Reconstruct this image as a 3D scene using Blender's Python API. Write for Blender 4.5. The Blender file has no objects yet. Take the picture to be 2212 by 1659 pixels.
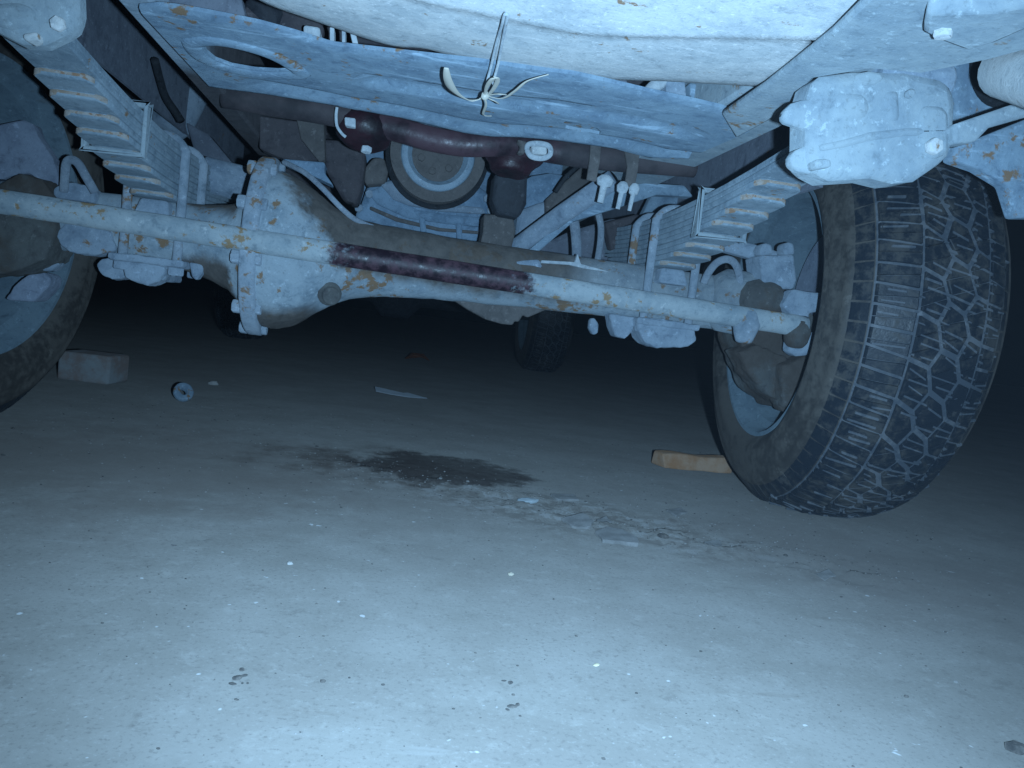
import bpy, bmesh, math, random
import numpy as np
from mathutils import Vector, Matrix, noise
random.seed(7)
R = math.radians

# ------------------------------------------------------------------ camera, sky, flash, exposure
scn = bpy.context.scene
COL = scn.collection
CAM = Vector((-.004, -1.29, .25))
YAW, PITCH, ROLL, FPX = R(8.66), R(-4.29), R(6.83), 1743.0
c_f = Vector((math.sin(YAW) * math.cos(PITCH), math.cos(YAW) * math.cos(PITCH), math.sin(PITCH)))
_r = Vector((math.cos(YAW), -math.sin(YAW), 0))
_u = _r.cross(c_f)
c_r = math.cos(ROLL) * _r + math.sin(ROLL) * _u
c_u = -math.sin(ROLL) * _r + math.cos(ROLL) * _u
cam_d = bpy.data.cameras.new('camera')
cam_d.sensor_width = 36
cam_d.lens = FPX / 2212 * 36
cam_d.clip_start = .01
cam_d.clip_end = 400
cam = bpy.data.objects.new('camera', cam_d)
COL.objects.link(cam)
m = Matrix((c_r, c_u, -c_f)).transposed().to_4x4()
m.translation = CAM
cam.matrix_world = m
scn.camera = cam

w = bpy.data.worlds.new('World')
scn.world = w
w.use_nodes = True
nt = w.node_tree
bg = nt.nodes['Background']
sky = nt.nodes.new('ShaderNodeTexSky')
sky.sky_type = 'NISHITA'
sky.sun_disc = False
sky.sun_elevation = R(-4)
sky.sun_rotation = R(200)
nt.links.new(sky.outputs[0], bg.inputs[0])
bg.inputs[1].default_value = .05

# the camera's own flash: a small tube beside the lens, the only light in the photograph
fl = bpy.data.lights.new('camera_flash', 'SPOT')
fl.energy = 64
fl.color = (.41, .695, 1.0)
fl.spot_size = R(108)
fl.spot_blend = 1.0
fl.shadow_soft_size = .006
flash = bpy.data.objects.new('camera_flash', fl)
COL.objects.link(flash)
fm = Matrix((c_r, c_u, -c_f)).transposed().to_4x4()
fm.translation = CAM + c_r * .042 - c_u * .010
flash.matrix_world = fm
scn.view_settings.view_transform = 'Standard'
scn.view_settings.look = 'None'
scn.view_settings.gamma = 1
scn.view_settings.exposure = 0
scn.cycles.use_denoising = True
scn.cycles.max_bounces = 4
scn.cycles.diffuse_bounces = 2
scn.cycles.glossy_bounces = 2
scn.cycles.transmission_bounces = 2


# ------------------------------------------------------------------ helpers
def at(px, py, ax, v):
    """sight line through a picture point, met with the plane ax = v"""
    d = c_f + c_r * ((px - 1106) / FPX) - c_u * ((py - 829.5) / FPX)
    i = 'XYZ'.index(ax)
    return CAM + d * ((v - CAM[i]) / d[i])


class MB:
    def __init__(s):
        s.v = []
        s.f = []

    def add(s, vs, fs):
        n = len(s.v)
        s.v += [tuple(p) for p in vs]
        s.f += [tuple(i + n for i in f) for f in fs]

    def box(s, a, b):
        x0, y0, z0 = a
        x1, y1, z1 = b
        s.add([(x0, y0, z0), (x1, y0, z0), (x1, y1, z0), (x0, y1, z0), (x0, y0, z1), (x1, y0, z1), (x1, y1, z1), (x0, y1, z1)],
              [(0, 3, 2, 1), (4, 5, 6, 7), (0, 1, 5, 4), (1, 2, 6, 5), (2, 3, 7, 6), (3, 0, 4, 7)])

    def prism(s, pts, ext):
        ext = Vector(ext)
        n = len(pts)
        a = [Vector(p) for p in pts]
        s.add(a + [p + ext for p in a],
              [tuple(range(n))[::-1], tuple(range(n, 2 * n))] + [(i, (i + 1) % n, n + (i + 1) % n, n + i) for i in range(n)])

    def tube(s, path, rad, n=10, caps=True, flat=None):
        path = [Vector(p) for p in path]
        rads = rad if isinstance(rad, (list, tuple)) else [rad] * len(path)
        vs = []
        up = Vector((0, 0, 1))
        t0 = (path[1] - path[0]).normalized()
        if abs(t0.dot(up)) > .9: up = Vector((1, 0, 0))
        nx = t0.cross(up).normalized()
        for i, p in enumerate(path):
            t = (path[min(i + 1, len(path) - 1)] - path[max(i - 1, 0)]).normalized()
            nx = (nx - t * nx.dot(t)).normalized()
            ny = t.cross(nx)
            for k in range(n):
                a = 2 * math.pi * k / n
                vs.append(p + (nx * math.cos(a) * (flat or 1) + ny * math.sin(a)) * rads[i])
        fs = []
        for i in range(len(path) - 1):
            for k in range(n):
                k2 = (k + 1) % n
                fs.append((i * n + k, i * n + k2, (i + 1) * n + k2, (i + 1) * n + k))
        if caps:
            fs.append(tuple(range(n))[::-1])
            fs.append(tuple(range((len(path) - 1) * n, len(path) * n)))
        s.add(vs, fs)

    def lathe(s, prof, c, ax, n=48, close=False):
        """prof: (along, radius) pairs, turned about the direction ax through c"""
        c = Vector(c)
        ax = Vector(ax).normalized()
        e1 = ax.orthogonal().normalized()
        e2 = ax.cross(e1)
        vs = []
        for (h, r) in prof:
            for k in range(n):
                a = 2 * math.pi * k / n
                vs.append(c + ax * h + (e1 * math.cos(a) + e2 * math.sin(a)) * r)
        fs = []
        m_ = len(prof)
        for i in range(m_ if close else m_ - 1):
            j = (i + 1) % m_
            for k in range(n):
                k2 = (k + 1) % n
                fs.append((i * n + k, i * n + k2, j * n + k2, j * n + k))
        s.add(vs, fs)

    def hexbolt(s, c, ax, r, h, shank=0, sr=None):
        c = Vector(c)
        ax = Vector(ax).normalized()
        s.lathe([(0, 0.0001), (0, r), (h * .85, r), (h, r * .85), (h, 0.0001)], c, ax, 6)
        if shank:
            s.lathe([(h, 0.0001), (h, sr), (h + shank, sr), (h + shank, 0.0001)], c, ax, 8)

    def mesh(s, name):
        me = bpy.data.meshes.new(name)
        me.from_pydata(s.v, [], s.f)
        bm = bmesh.new()
        bm.from_mesh(me)
        bmesh.ops.remove_doubles(bm, verts=bm.verts, dist=1e-6)
        bmesh.ops.recalc_face_normals(bm, faces=bm.faces)
        bm.to_mesh(me)
        bm.free()
        return me


def link(o, parent=None):
    COL.objects.link(o)
    if parent: o.parent = parent
    return o


def obj(name, mb, mat, parent=None, smooth=False, bevel=0, seg=2, sub=0, lump=0, lscale=.03):
    me = mb.mesh(name) if isinstance(mb, MB) else mb
    me.materials.append(mat)
    o = link(bpy.data.objects.new(name, me), parent)
    if smooth:
        me.polygons.foreach_set('use_smooth', [True] * len(me.polygons))
    if bevel:
        b = o.modifiers.new('bevel', 'BEVEL')
        b.width = bevel
        b.segments = seg
        b.limit_method = 'ANGLE'
        b.angle_limit = R(35)
        b.harden_normals = False
        me.polygons.foreach_set('use_smooth', [True] * len(me.polygons))
        try:
            me.set_sharp_from_angle(angle=R(60))
        except Exception:
            pass
    if lump:
        t = bpy.data.objects  # worn casting: remesh, then push the skin about with noise
        rm = o.modifiers.new('remesh', 'REMESH')
        rm.mode = 'VOXEL'
        rm.voxel_size = .0028
        rm.use_smooth_shade = True
        sm = o.modifiers.new('smooth', 'SMOOTH')
        sm.factor = .5
        sm.iterations = 9
        dp = o.modifiers.new('lumps', 'DISPLACE')
        dp.texture = cloud(lscale)
        dp.strength = lump
        dp.mid_level = .5
        dp.texture_coords = 'GLOBAL'
    return o


_cl = {}
def cloud(sc):
    if sc not in _cl:
        t = bpy.data.textures.new('lumps', 'CLOUDS')
        t.noise_scale = sc
        t.noise_depth = 2
        _cl[sc] = t
    return _cl[sc]


def empty(name, loc=(0, 0, 0), parent=None):
    o = bpy.data.objects.new(name, None)
    o.location = loc
    o.empty_display_size = .05
    return link(o, parent)


def tag(o, label=None, cat=None, group=None, kind=None):
    if label: o['label'] = label
    if cat: o['category'] = cat
    if group: o['group'] = group
    if kind: o['kind'] = kind
    return o


def pxp(name, pts, Y, depth, mat, parent, bevel=.003, lump=0, lscale=.03, tilt=None, ax='Y'):
    """a solid whose front face has the given corners, met at the plane ax = Y and running depth back"""
    mb = MB()
    a = [at(x, y, ax, Y) for (x, y) in pts]
    ext = {'Y': (0, depth, 0), 'X': (depth, 0, 0), 'Z': (0, 0, depth)}[ax]
    if tilt: ext = tuple(Vector(ext) + Vector(tilt))
    mb.prism(a, ext)
    return obj(name, mb, mat, parent, bevel=0 if lump else bevel, lump=lump, lscale=lscale)


def pxtube(name, pts, mat, parent, rad, n=10, steps=5, flat=None):
    """smooth pipe through picture points given with their depth Y"""
    P = [at(x, y, 'Y', Y) for (x, y, Y) in pts]
    path = spline(P, steps)
    mb = MB()
    mb.tube(path, rad, n, flat=flat)
    return obj(name, mb, mat, parent, smooth=True)


def spline(P, steps=5):
    P = [Vector(p) for p in P]
    if len(P) < 3: return P
    out = []
    for i in range(len(P) - 1):
        p0 = P[max(i - 1, 0)]
        p1, p2 = P[i], P[i + 1]
        p3 = P[min(i + 2, len(P) - 1)]
        for k in range(steps):
            t = k / steps
            out.append(.5 * ((2 * p1) + (-p0 + p2) * t + (2 * p0 - 5 * p1 + 4 * p2 - p3) * t * t + (-p0 + 3 * p1 - 3 * p2 + p3) * t ** 3))
    out.append(P[-1])
    return out


def cut(o, cutters):
    """real openings: cut and keep only the result"""
    for c in cutters:
        b = o.modifiers.new('cut', 'BOOLEAN')
        b.object = c
        b.operation = 'DIFFERENCE'
        b.solver = 'EXACT'
    dg = bpy.context.evaluated_depsgraph_get()
    me = bpy.data.meshes.new_from_object(o.evaluated_get(dg))
    o.modifiers.clear()
    old = o.data
    o.data = me
    bpy.data.meshes.remove(old)
    for c in cutters: bpy.data.objects.remove(c)


# ------------------------------------------------------------------ materials
class NT:
    def __init__(s, name):
        s.m = bpy.data.materials.new(name)
        s.m.use_nodes = True
        s.t = s.m.node_tree
        s.b = s.t.nodes['Principled BSDF']
        s.b.inputs['Diffuse Roughness'].default_value = .40   # dusty: sends the flash back the way it came
        s.co = s.n('ShaderNodeTexCoord').outputs['Object']

    def n(s, t, **k):
        x = s.t.nodes.new(t)
        for a, b in k.items(): setattr(x, a, b)
        return x

    def l(s, a, b): s.t.links.new(a, b)

    def noise(s, scale, detail=4, rough=.6, vec=None, dist=0, off=0):
        x = s.n('ShaderNodeTexNoise')
        x.inputs['Scale'].default_value = scale
        x.inputs['Detail'].default_value = detail
        x.inputs['Roughness'].default_value = rough
        x.inputs['Distortion'].default_value = dist
        v = vec or s.co
        if off:
            mp = s.n('ShaderNodeVectorMath', operation='ADD')
            mp.inputs[1].default_value = (off, off * .7, -off)
            s.l(v, mp.inputs[0])
            v = mp.outputs[0]
        s.l(v, x.inputs['Vector'])
        return x.outputs['Fac']

    def ramp(s, fac, lo, hi, a=0., b=1.):
        x = s.n('ShaderNodeMapRange')
        x.interpolation_type = 'SMOOTHSTEP'
        s.l(fac, x.inputs[0])
        for i, v in enumerate((lo, hi, a, b)): x.inputs[i + 1].default_value = v
        return x.outputs[0]

    def math(s, op, a, b=None):
        x = s.n('ShaderNodeMath', operation=op)
        for i, v in enumerate((a, b)):
            if v is None: continue
            if isinstance(v, (int, float)): x.inputs[i].default_value = v
            else: s.l(v, x.inputs[i])
        return x.outputs[0]

    def mix(s, fac, a, b):
        x = s.n('ShaderNodeMix')
        x.data_type = 'RGBA'
        for i, v in ((0, fac), (6, a), (7, b)):
            if isinstance(v, (int, float)): x.inputs[i].default_value = v
            elif isinstance(v, tuple): x.inputs[i].default_value = (*v, 1)
            else: s.l(v, x.inputs[i])
        return x.outputs[2]

    def bump(s, h, strength=.4, dist=.002):
        x = s.n('ShaderNodeBump')
        x.inputs['Strength'].default_value = strength
        x.inputs['Distance'].default_value = dist
        s.l(h, x.inputs['Height'])
        s.l(x.outputs[0], s.b.inputs['Normal'])

    def xyz(s):
        x = s.n('ShaderNodeSeparateXYZ')
        s.l(s.co, x.inputs[0])
        return x.outputs


RUST = (.30, .16, .06)
MUD = (.115, .095, .085)


def metal(name, base, dark, rust=.0, mud=.0, rough=.75, spec=.25, scale=1., rustcol=RUST, mudcol=MUD, bump=.55, zone=None, streak=0):
    """weathered painted steel under dust: clouded colour, worn darker marks, rust bloom, caked mud"""
    t = NT(name)
    n1 = t.noise(9 * scale, 6, .65)
    n2 = t.noise(45 * scale, 6, .75, off=3, dist=.4)
    n3 = t.noise(200 * scale, 4, .7, off=9)
    f = t.math('ADD', t.math('MULTIPLY', n1, .5), t.math('MULTIPLY', n2, .5))
    c = t.mix(t.ramp(f, .38, .60), dark, base)
    c = t.mix(t.ramp(n2, .30, .44, .55, 0), c, tuple(x * .62 for x in dark))
    c = t.mix(t.ramp(n3, .54, .70, 0, .55), c, tuple(x * .55 for x in base))
    c = t.mix(t.ramp(t.noise(90 * scale, 5, .75, off=21), .57, .68, 0, .6), c, tuple(min(.85, x * 1.42 + .03) for x in base))
    if streak:
        sv = t.n('ShaderNodeMapping')
        sv.inputs['Scale'].default_value = (7, 75, 75)
        t.l(t.co, sv.inputs['Vector'])
        st = t.noise(1.0, 5, .7, vec=sv.outputs[0])
        c = t.mix(t.ramp(st, .56, .70, 0, streak), c, tuple(min(.8, x * 1.5 + .06) for x in base))
        c = t.mix(t.ramp(st, .28, .40, streak * .8, 0), c, tuple(x * .6 for x in dark))
    if rust:
        rn = t.math('ADD', t.math('MULTIPLY', t.noise(11 * scale, 3, .5, off=5), .45), t.math('MULTIPLY', t.noise(52 * scale, 4, .65, off=7), .55))
        th = .655 - rust * .16
        c = t.mix(t.ramp(rn, th, th + .05, 0, .85), c, t.mix(n2, rustcol, tuple(x * .6 for x in rustcol)))
    if mud:
        mn = t.math('ADD', t.math('MULTIPLY', t.noise(7 * scale, 4, .55, off=13), .75), t.math('MULTIPLY', n2, .25))
        th = .70 - mud * .35
        c = t.mix(t.ramp(mn, th, th + .09), c, t.mix(n2, mudcol, tuple(x * .6 for x in mudcol)))
    if zone:
        c = t.mix(zone(t, n1, n2), c, t.mix(t.ramp(n2, .3, .7), tuple(x * .6 for x in mudcol), mudcol))
    t.l(c, t.b.inputs['Base Color'])
    t.l(t.ramp(n2, .3, .7, rough - .12, rough + .1), t.b.inputs['Roughness'])
    t.b.inputs['Specular IOR Level'].default_value = spec
    t.bump(t.math('ADD', t.math('MULTIPLY', n2, .6), t.math('MULTIPLY', n3, .4)), bump, .003)
    return t.m


def glossy(name, base, dark, rough=.25, scale=1.):
    t = NT(name)
    n1 = t.noise(20 * scale, 5, .65)
    n2 = t.noise(90 * scale, 4, .7, off=4)
    t.l(t.mix(t.ramp(n1, .35, .65), dark, base), t.b.inputs['Base Color'])
    t.l(t.ramp(n2, .3, .7, rough, rough + .3), t.b.inputs['Roughness'])
    t.b.inputs['Specular IOR Level'].default_value = .5
    t.bump(n2, .5, .002)
    return t.m


def axle_zone(t, n1, n2):
    """brown dried mud over the right-hand taper, the sump and the left bell"""
    x, y, z = t.xyz()
    w_ = t.math('MULTIPLY', t.math('SUBTRACT', n1, .5), .10)
    xs = t.math('ADD', x, w_)
    zs = t.math('ADD', z, t.math('MULTIPLY', w_, .6))
    d = t.math('ADD', xs, t.math('MULTIPLY', t.math('SUBTRACT', zs, .33), .8))
    right = t.math('MULTIPLY', t.math('MULTIPLY', t.ramp(d, -.115, -.085), t.ramp(xs, .22, .34, 1, .25)), t.ramp(zs, .285, .31))
    sump = t.ramp(zs, .215, .245, 1, 0)
    bell = t.math('MULTIPLY', t.math('MULTIPLY', t.ramp(xs, -.345, -.325), t.ramp(xs, -.25, -.235, 1, 0)), t.ramp(t.math('ABSOLUTE', t.math('SUBTRACT', zs, .325)), .025, .045))
    return t.math('MINIMUM', t.math('ADD', t.math('ADD', right, sump), bell), .93)


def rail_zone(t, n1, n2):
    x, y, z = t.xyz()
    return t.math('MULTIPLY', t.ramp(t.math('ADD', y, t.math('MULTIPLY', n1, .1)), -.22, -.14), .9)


M = {}
M['dust'] = metal('dusty steel', (.31, .375, .44), (.19, .245, .31), rust=.25)
M['dust_rust'] = metal('dusty steel with rust', (.33, .385, .44), (.20, .255, .31), rust=.68)
M['blue'] = metal('faded blue grey steel', (.25, .34, .415), (.16, .23, .305), rust=.45, scale=1.1, streak=.75)
M['pale'] = metal('pale galvanised steel', (.58, .60, .60), (.43, .47, .49), rust=.30, scale=1.6, streak=.3)
M['horn'] = metal('pale dusty frame steel', (.33, .39, .42), (.24, .30, .345), rust=.22)
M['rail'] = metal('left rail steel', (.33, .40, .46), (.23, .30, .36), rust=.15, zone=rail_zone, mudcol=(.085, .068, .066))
M['leaf'] = metal('spring leaf steel', (.30, .37, .42), (.19, .25, .30), rust=.25, scale=1.5)
M['leafrust'] = metal('rusty leaf end', (.38, .36, .34), (.30, .22, .16), rust=.70, scale=2.5, rustcol=(.36, .20, .11))
M['mud'] = metal('muddy casting', (.13, .135, .13), (.08, .08, .08), mud=.8, rust=.1, mudcol=(.10, .085, .075))
M['axle'] = metal('axle casting', (.34, .40, .44), (.21, .27, .32), rust=.72, zone=axle_zone, mudcol=(.125, .105, .09))
M['shade'] = metal('grey shaded sheet', (.19, .21, .25), (.13, .145, .18), rust=.15)  # dimness of the side-facing aprons put into colour; grey brackets share it
M['brown'] = metal('oily brown steel', (.090, .080, .086), (.048, .043, .050), rust=.1)
M['dark'] = metal('dark grimy metal', (.05, .055, .065), (.025, .028, .035))
M['engine'] = metal('grimy cast alloy', (.23, .33, .43), (.13, .20, .28), rust=.10, mud=.25, scale=1.4)
M['bright'] = metal('bare light fastener', (.52, .57, .60), (.36, .41, .45), rust=.1, scale=2)
M['rim'] = metal('painted wheel steel', (.17, .23, .27), (.12, .17, .21), mud=.2, scale=.8)
M['rotor'] = metal('brake plate', (.26, .30, .37), (.18, .21, .27), mud=.3)
M['oil'] = glossy('wet oily steel', (.085, .040, .052), (.022, .012, .020), .22, 1.5)
M['rubber_mount'] = glossy('oily rubber mount', (.040, .014, .020), (.012, .007, .010), .36, 1)
M['pulley'] = metal('pressed pulley steel', (.30, .40, .48), (.20, .28, .35), scale=1.5, spec=.5, rough=.5)
M['hose'] = metal('dusty rubber hose', (.28, .33, .38), (.19, .23, .28), scale=2)
M['black'] = metal('black rubber and shadow', (.03, .034, .04), (.015, .017, .02), scale=2)
M['coverbrown'] = metal('dry mud film and relief shade', (.155, .143, .138), (.092, .086, .084), scale=1)


def tyre_mat(name, base, dusty, amt, scale=1, gloss=.5):
    t = NT(name)
    n0 = t.noise(4.5 * scale, 4, .6, off=6)
    n1 = t.noise(14 * scale, 5, .65)
    n2 = t.noise(75 * scale, 5, .75, off=2)
    f = t.math('ADD', t.math('ADD', t.math('MULTIPLY', n1, .35), t.math('MULTIPLY', n2, .4)), t.math('MULTIPLY', n0, .25))
    lo = .56 - amt * .2
    k = t.ramp(f, lo, lo + .11)
    c = t.mix(k, base, dusty)
    c = t.mix(t.ramp(t.noise(22 * scale, 5, .75, off=19), .62, .68, 0, .55), c, tuple(x * 1.7 for x in dusty))
    t.l(c, t.b.inputs['Base Color'])
    t.l(t.math('ADD', gloss, t.math('MULTIPLY', k, .35)), t.b.inputs['Roughness'])
    t.b.inputs['Specular IOR Level'].default_value = .45
    t.bump(n2, .4, .0015)
    return t.m


M['tread'] = tyre_mat('worn tread rubber', (.017, .024, .034), (.062, .060, .058), .45, gloss=.38)
M['groove'] = tyre_mat('dust in tread grooves', (.075, .09, .11), (.14, .15, .165), .5)
M['side'] = tyre_mat('dusty sidewall rubber', (.052, .048, .045), (.095, .085, .075), .6)

# ------------------------------------------------------------------ ground
def vnoise(x, y, seed):
    xi = np.floor(x).astype(np.int64)
    yi = np.floor(y).astype(np.int64)
    xf, yf = x - xi, y - yi
    def h(a, b):
        n = (a * 374761393 + b * 668265263 + seed * 974634777) & 0xffffffff
        n = ((n ^ (n >> 13)) * 1274126177) & 0xffffffff
        n = n ^ (n >> 16)
        return (n & 0xffff) / 65535.
    u = xf * xf * (3 - 2 * xf)
    v = yf * yf * (3 - 2 * yf)
    return (h(xi, yi) * (1 - u) + h(xi + 1, yi) * u) * (1 - v) + (h(xi, yi + 1) * (1 - u) + h(xi + 1, yi + 1) * u) * v


def fbm(x, y, seed, o=4):
    s = 0
    a = .5
    for k in range(o):
        s = s + a * vnoise(x * 2 ** k, y * 2 ** k, seed + k)
        a *= .5
    return s / (1 - .5 ** o)


def axis(lo, hi, step, far, n):
    core = np.arange(lo, hi + 1e-6, step)
    g = np.geomspace(step * 2, far, n)
    return np.concatenate([(lo - g)[::-1], core, hi + g])


gx = axis(-.9, 1.15, .006, 60, 40)
gy = axis(-1.0, .75, .006, 60, 60)
GX, GY = np.meshgrid(gx, gy)
near = np.clip((1.6 - np.hypot(GX - .1, GY + .2)) / .8, 0, 1)


def spall_mask(X, Y):
    # the broken strip of floor that runs from the oil stain to the right-hand tyre
    t = np.clip((X - .0) / .62, 0, 1)
    yc = -.02 - .42 * t
    d = np.abs(Y - yc)
    return np.clip(1 - d / .15, 0, 1) * np.clip((X + .18) / .15, 0, 1) * np.clip((.72 - X) / .12, 0, 1)


def ground_h(X, Y):
    h = (fbm(X * 2.2, Y * 2.2, 3) - .5) * .006 + (fbm(X * 16, Y * 16, 11) - .5) * .0011 + (fbm(X * 60, Y * 60, 17, 3) - .5) * .0006
    s = spall_mask(X, Y)
    fl_ = fbm(X * 18 + 3, Y * 26, 41, 4)
    h = h + s * (np.clip((fl_ - .53) * 30, 0, 1) * .0048 + np.clip((fbm(X * 40, Y * 60, 47, 3) - .52) * 20, 0, 1) * .0018 - .0025)
    pits = np.clip((fbm(X * 23, Y * 23, 77, 3) - .80) * 22, 0, 1)
    return (h - pits * .0022) * near


GZ = ground_h(GX, GY)
GZ -= .004
nx_, ny_ = len(gx), len(gy)
verts = np.stack([GX.ravel(), GY.ravel(), GZ.ravel()], -1)
ii = (np.arange(ny_ - 1)[:, None] * nx_ + np.arange(nx_ - 1)[None]).ravel()
faces = np.stack([ii, ii + 1, ii + nx_ + 1, ii + nx_], -1)
me = bpy.data.meshes.new('ground')
me.vertices.add(len(verts))
me.vertices.foreach_set('co', verts.ravel())
me.loops.add(faces.size)
me.loops.foreach_set('vertex_index', faces.ravel())
me.polygons.add(len(faces))
me.polygons.foreach_set('loop_start', np.arange(0, faces.size, 4))
me.polygons.foreach_set('loop_total', np.full(len(faces), 4))
me.polygons.foreach_set('use_smooth', np.ones(len(faces), bool))
me.update()
me.validate()


def ground_mat():
    t = NT('bare concrete floor')
    t.b.inputs['Diffuse Roughness'].default_value = 1.0
    x, y, z = t.xyz()
    n0 = t.noise(2.2, 4, .6)
    n1 = t.noise(8, 5, .7, off=2)
    n2 = t.noise(42, 5, .78, off=5)
    n3 = t.noise(260, 3, .7, off=8)
    c = t.mix(t.ramp(n1, .34, .64), (.166, .160, .148), (.196, .190, .178))
    c = t.mix(t.ramp(n0, .40, .66, 0, .5), c, (.150, .140, .130))
    c = t.mix(t.ramp(n2, .54, .70, 0, .45), c, (.245, .240, .228))
    c = t.mix(t.ramp(n2, .30, .44, .5, 0), c, (.118, .112, .104))
    c = t.mix(t.ramp(n3, .54, .70, 0, .6), c, (.11, .105, .10))
    c = t.mix(t.ramp(n3, .30, .42, .35, 0), c, (.255, .255, .25))
    # trowel and tyre scuffs drawn out across the slab
    sv = t.n('ShaderNodeMapping')
    sv.inputs['Rotation'].default_value = (0, 0, .45)
    sv.inputs['Scale'].default_value = (5, 26, 1)
    t.l(t.co, sv.inputs['Vector'])
    sc = t.noise(1.0, 5, .7, vec=sv.outputs[0])
    c = t.mix(t.ramp(sc, .60, .70, 0, .3), c, (.13, .118, .105))
    c = t.mix(t.ramp(sc, .30, .38, .30, 0), c, (.245, .243, .238))
    # scattered pale specks, dark crumbs trodden in
    c = t.mix(t.ramp(t.noise(80, 2, .5, off=31), .735, .775, 0, .6), c, (.42, .44, .46))
    c = t.mix(t.ramp(t.noise(30, 5, .8, off=37), .67, .73, 0, .8), c, (.06, .06, .065))
    wob = t.math('MULTIPLY', t.math('SUBTRACT', t.noise(11, 6, .75, off=15), .5), 2.0)
    def blot(cx, cy, rx, ry, rot=0.):
        ca, sa = math.cos(rot), math.sin(rot)
        dx = t.math('SUBTRACT', x, cx)
        dy = t.math('SUBTRACT', y, cy)
        u_ = t.math('DIVIDE', t.math('ADD', t.math('MULTIPLY', dx, ca), t.math('MULTIPLY', dy, sa)), rx)
        v_ = t.math('DIVIDE', t.math('SUBTRACT', t.math('MULTIPLY', dy, ca), t.math('MULTIPLY', dx, sa)), ry)
        d = t.math('ADD', t.math('MULTIPLY', u_, u_), t.math('MULTIPLY', v_, v_))
        return t.math('ADD', t.math('SQRT', d), wob)
    # the crumbling strip: dirt-filled hollows between flakes of the old surface
    strip = t.ramp(blot(.25, -.20, .38, .12, -.55), .45, 1.2, 1, 0)
    fl_ = t.noise(34, 5, .7, off=51)
    c = t.mix(t.math('MULTIPLY', strip, t.ramp(fl_, .42, .50, .65, 0)), c, (.095, .086, .078))
    c = t.mix(t.math('MULTIPLY', strip, t.ramp(fl_, .54, .60, 0, .55)), c, (.255, .258, .258))
    # oil soaked into the floor under the engine
    d1 = blot(.095, .035, .155, .140, -.2)
    d2 = blot(-.02, .03, .21, .14, 0)
    oil = t.ramp(d1, .72, 1.1, 1, 0)
    oil2 = t.math('MULTIPLY', t.ramp(d2, .4, 1.3, .8, 0), t.ramp(n1, .40, .58, 1, .1))
    d3 = blot(-.35, -.12, .5, .34, 0)
    c = t.mix(t.ramp(d3, .2, 1.2, .6, 0), c, (.112, .096, .086))
    d4 = blot(.62, -.35, .30, .22, 0)
    c = t.mix(t.ramp(d4, .2, 1.2, .45, 0), c, (.115, .102, .095))
    c = t.mix(oil2, c, (.065, .052, .046))
    c = t.mix(t.math('MULTIPLY', oil, t.ramp(n2, .3, .6, .95, .75)), c, (.034, .028, .026))
    t.l(c, t.b.inputs['Base Color'])
    t.l(t.math('SUBTRACT', .9, t.math('MULTIPLY', oil, .2)), t.b.inputs['Roughness'])
    t.b.inputs['Specular IOR Level'].default_value = .2
    t.bump(t.math('ADD', t.math('MULTIPLY', n2, .6), t.math('MULTIPLY', n3, .4)), .35, .002)
    return t.m


ground = link(bpy.data.objects.new('ground', me))
me.materials.append(ground_mat())
tag(ground, 'bare grey concrete floor with an oil stain and a crumbling strip', kind='structure')


def gz(x, y):
    return float(ground_h(np.array([[x]]), np.array([[y]]))[0, 0] * 1) - .004


# near mask inside ground_h uses the grid; give single points their own
def ground_h_pt(x, y):
    global near
    keep = near
    near = np.clip((1.6 - np.hypot(np.array([[x]]) - .1, np.array([[y]]) + .2)) / .8, 0, 1)
    v = float(ground_h(np.array([[x]]), np.array([[y]]))[0, 0]) - .004
    near = keep
    return v


# ------------------------------------------------------------------ the truck
truck = empty('pickup_truck', (0, 0, 0))
tag(truck, 'dusty pickup truck seen from below its front end, with leaf springs and live axle', 'truck')

RT, RTO = .325, .338     # loaded and free tyre radius
AY = .03                 # front axle centre line

# ---- chassis rails
def rail(x0, x1, inner):
    mb = MB()
    mb.box((x0, -1.0, .512), (x1, 3.6, .516))
    s = 1 if inner > 0 else -1
    xa, xb = (x0, x0 + .004) if inner < 0 else (x1 - .004, x1)
    mb.box((xa, -1.0, .5165), (xb, 3.6, .625))
    mb.box((x0, -1.0, .6255), (x1, 3.6, .629))
    return mb


rl = MB()
rl.box((-.300, -.96, .512), (-.264, 3.6, .63))
obj('chassis_rail', rl, M['rail'], truck, bevel=.004)
rr = MB()
rr.box((.318, -.96, .512), (.412, 3.6, .63))
obj('chassis_rail', rr, M['horn'], truck, bevel=.004)

# ---- front crossmember: a pressed plate with two long ribs, a big lightening hole and a slot
front = [(300, 24), (345, 20), (400, 27), (480, 42), (560, 58), (640, 80), (715, 104), (870, 122), (1030, 140), (1150, 157), (1240, 168), (1330, 188), (1400, 205), (1500, 226), (1560, 240), (1600, 262), (1622, 283)]
rear = [(455, 190), (470, 193), (500, 197), (540, 202), (584, 208), (650, 219), (725, 231), (798, 245), (868, 258), (940, 275), (1000, 290), (1060, 298), (1119, 299), (1203, 306), (1324, 323), (1400, 343), (1480, 345)]
PZ = .500
fp = [at(x, y, 'Z', PZ) for x, y in front]
rp = [at(x, y, 'Z', PZ) for x, y in rear]
def lerp_curve(P, t):
    xs = [p.x for p in P]
    x = xs[0] + (xs[-1] - xs[0]) * t
    for a, b in zip(P, P[1:]):
        if a.x <= x <= b.x + 1e-9:
            k = (x - a.x) / max(1e-6, b.x - a.x)
            return a.lerp(b, k)
    return P[-1]
NXp, NYp = 90, 44
def rib(t, c, w_, s_):
    d = abs(t - c)
    return max(0, min(1, (w_ + s_ - d) / s_))
vs, fs = [], []
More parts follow.
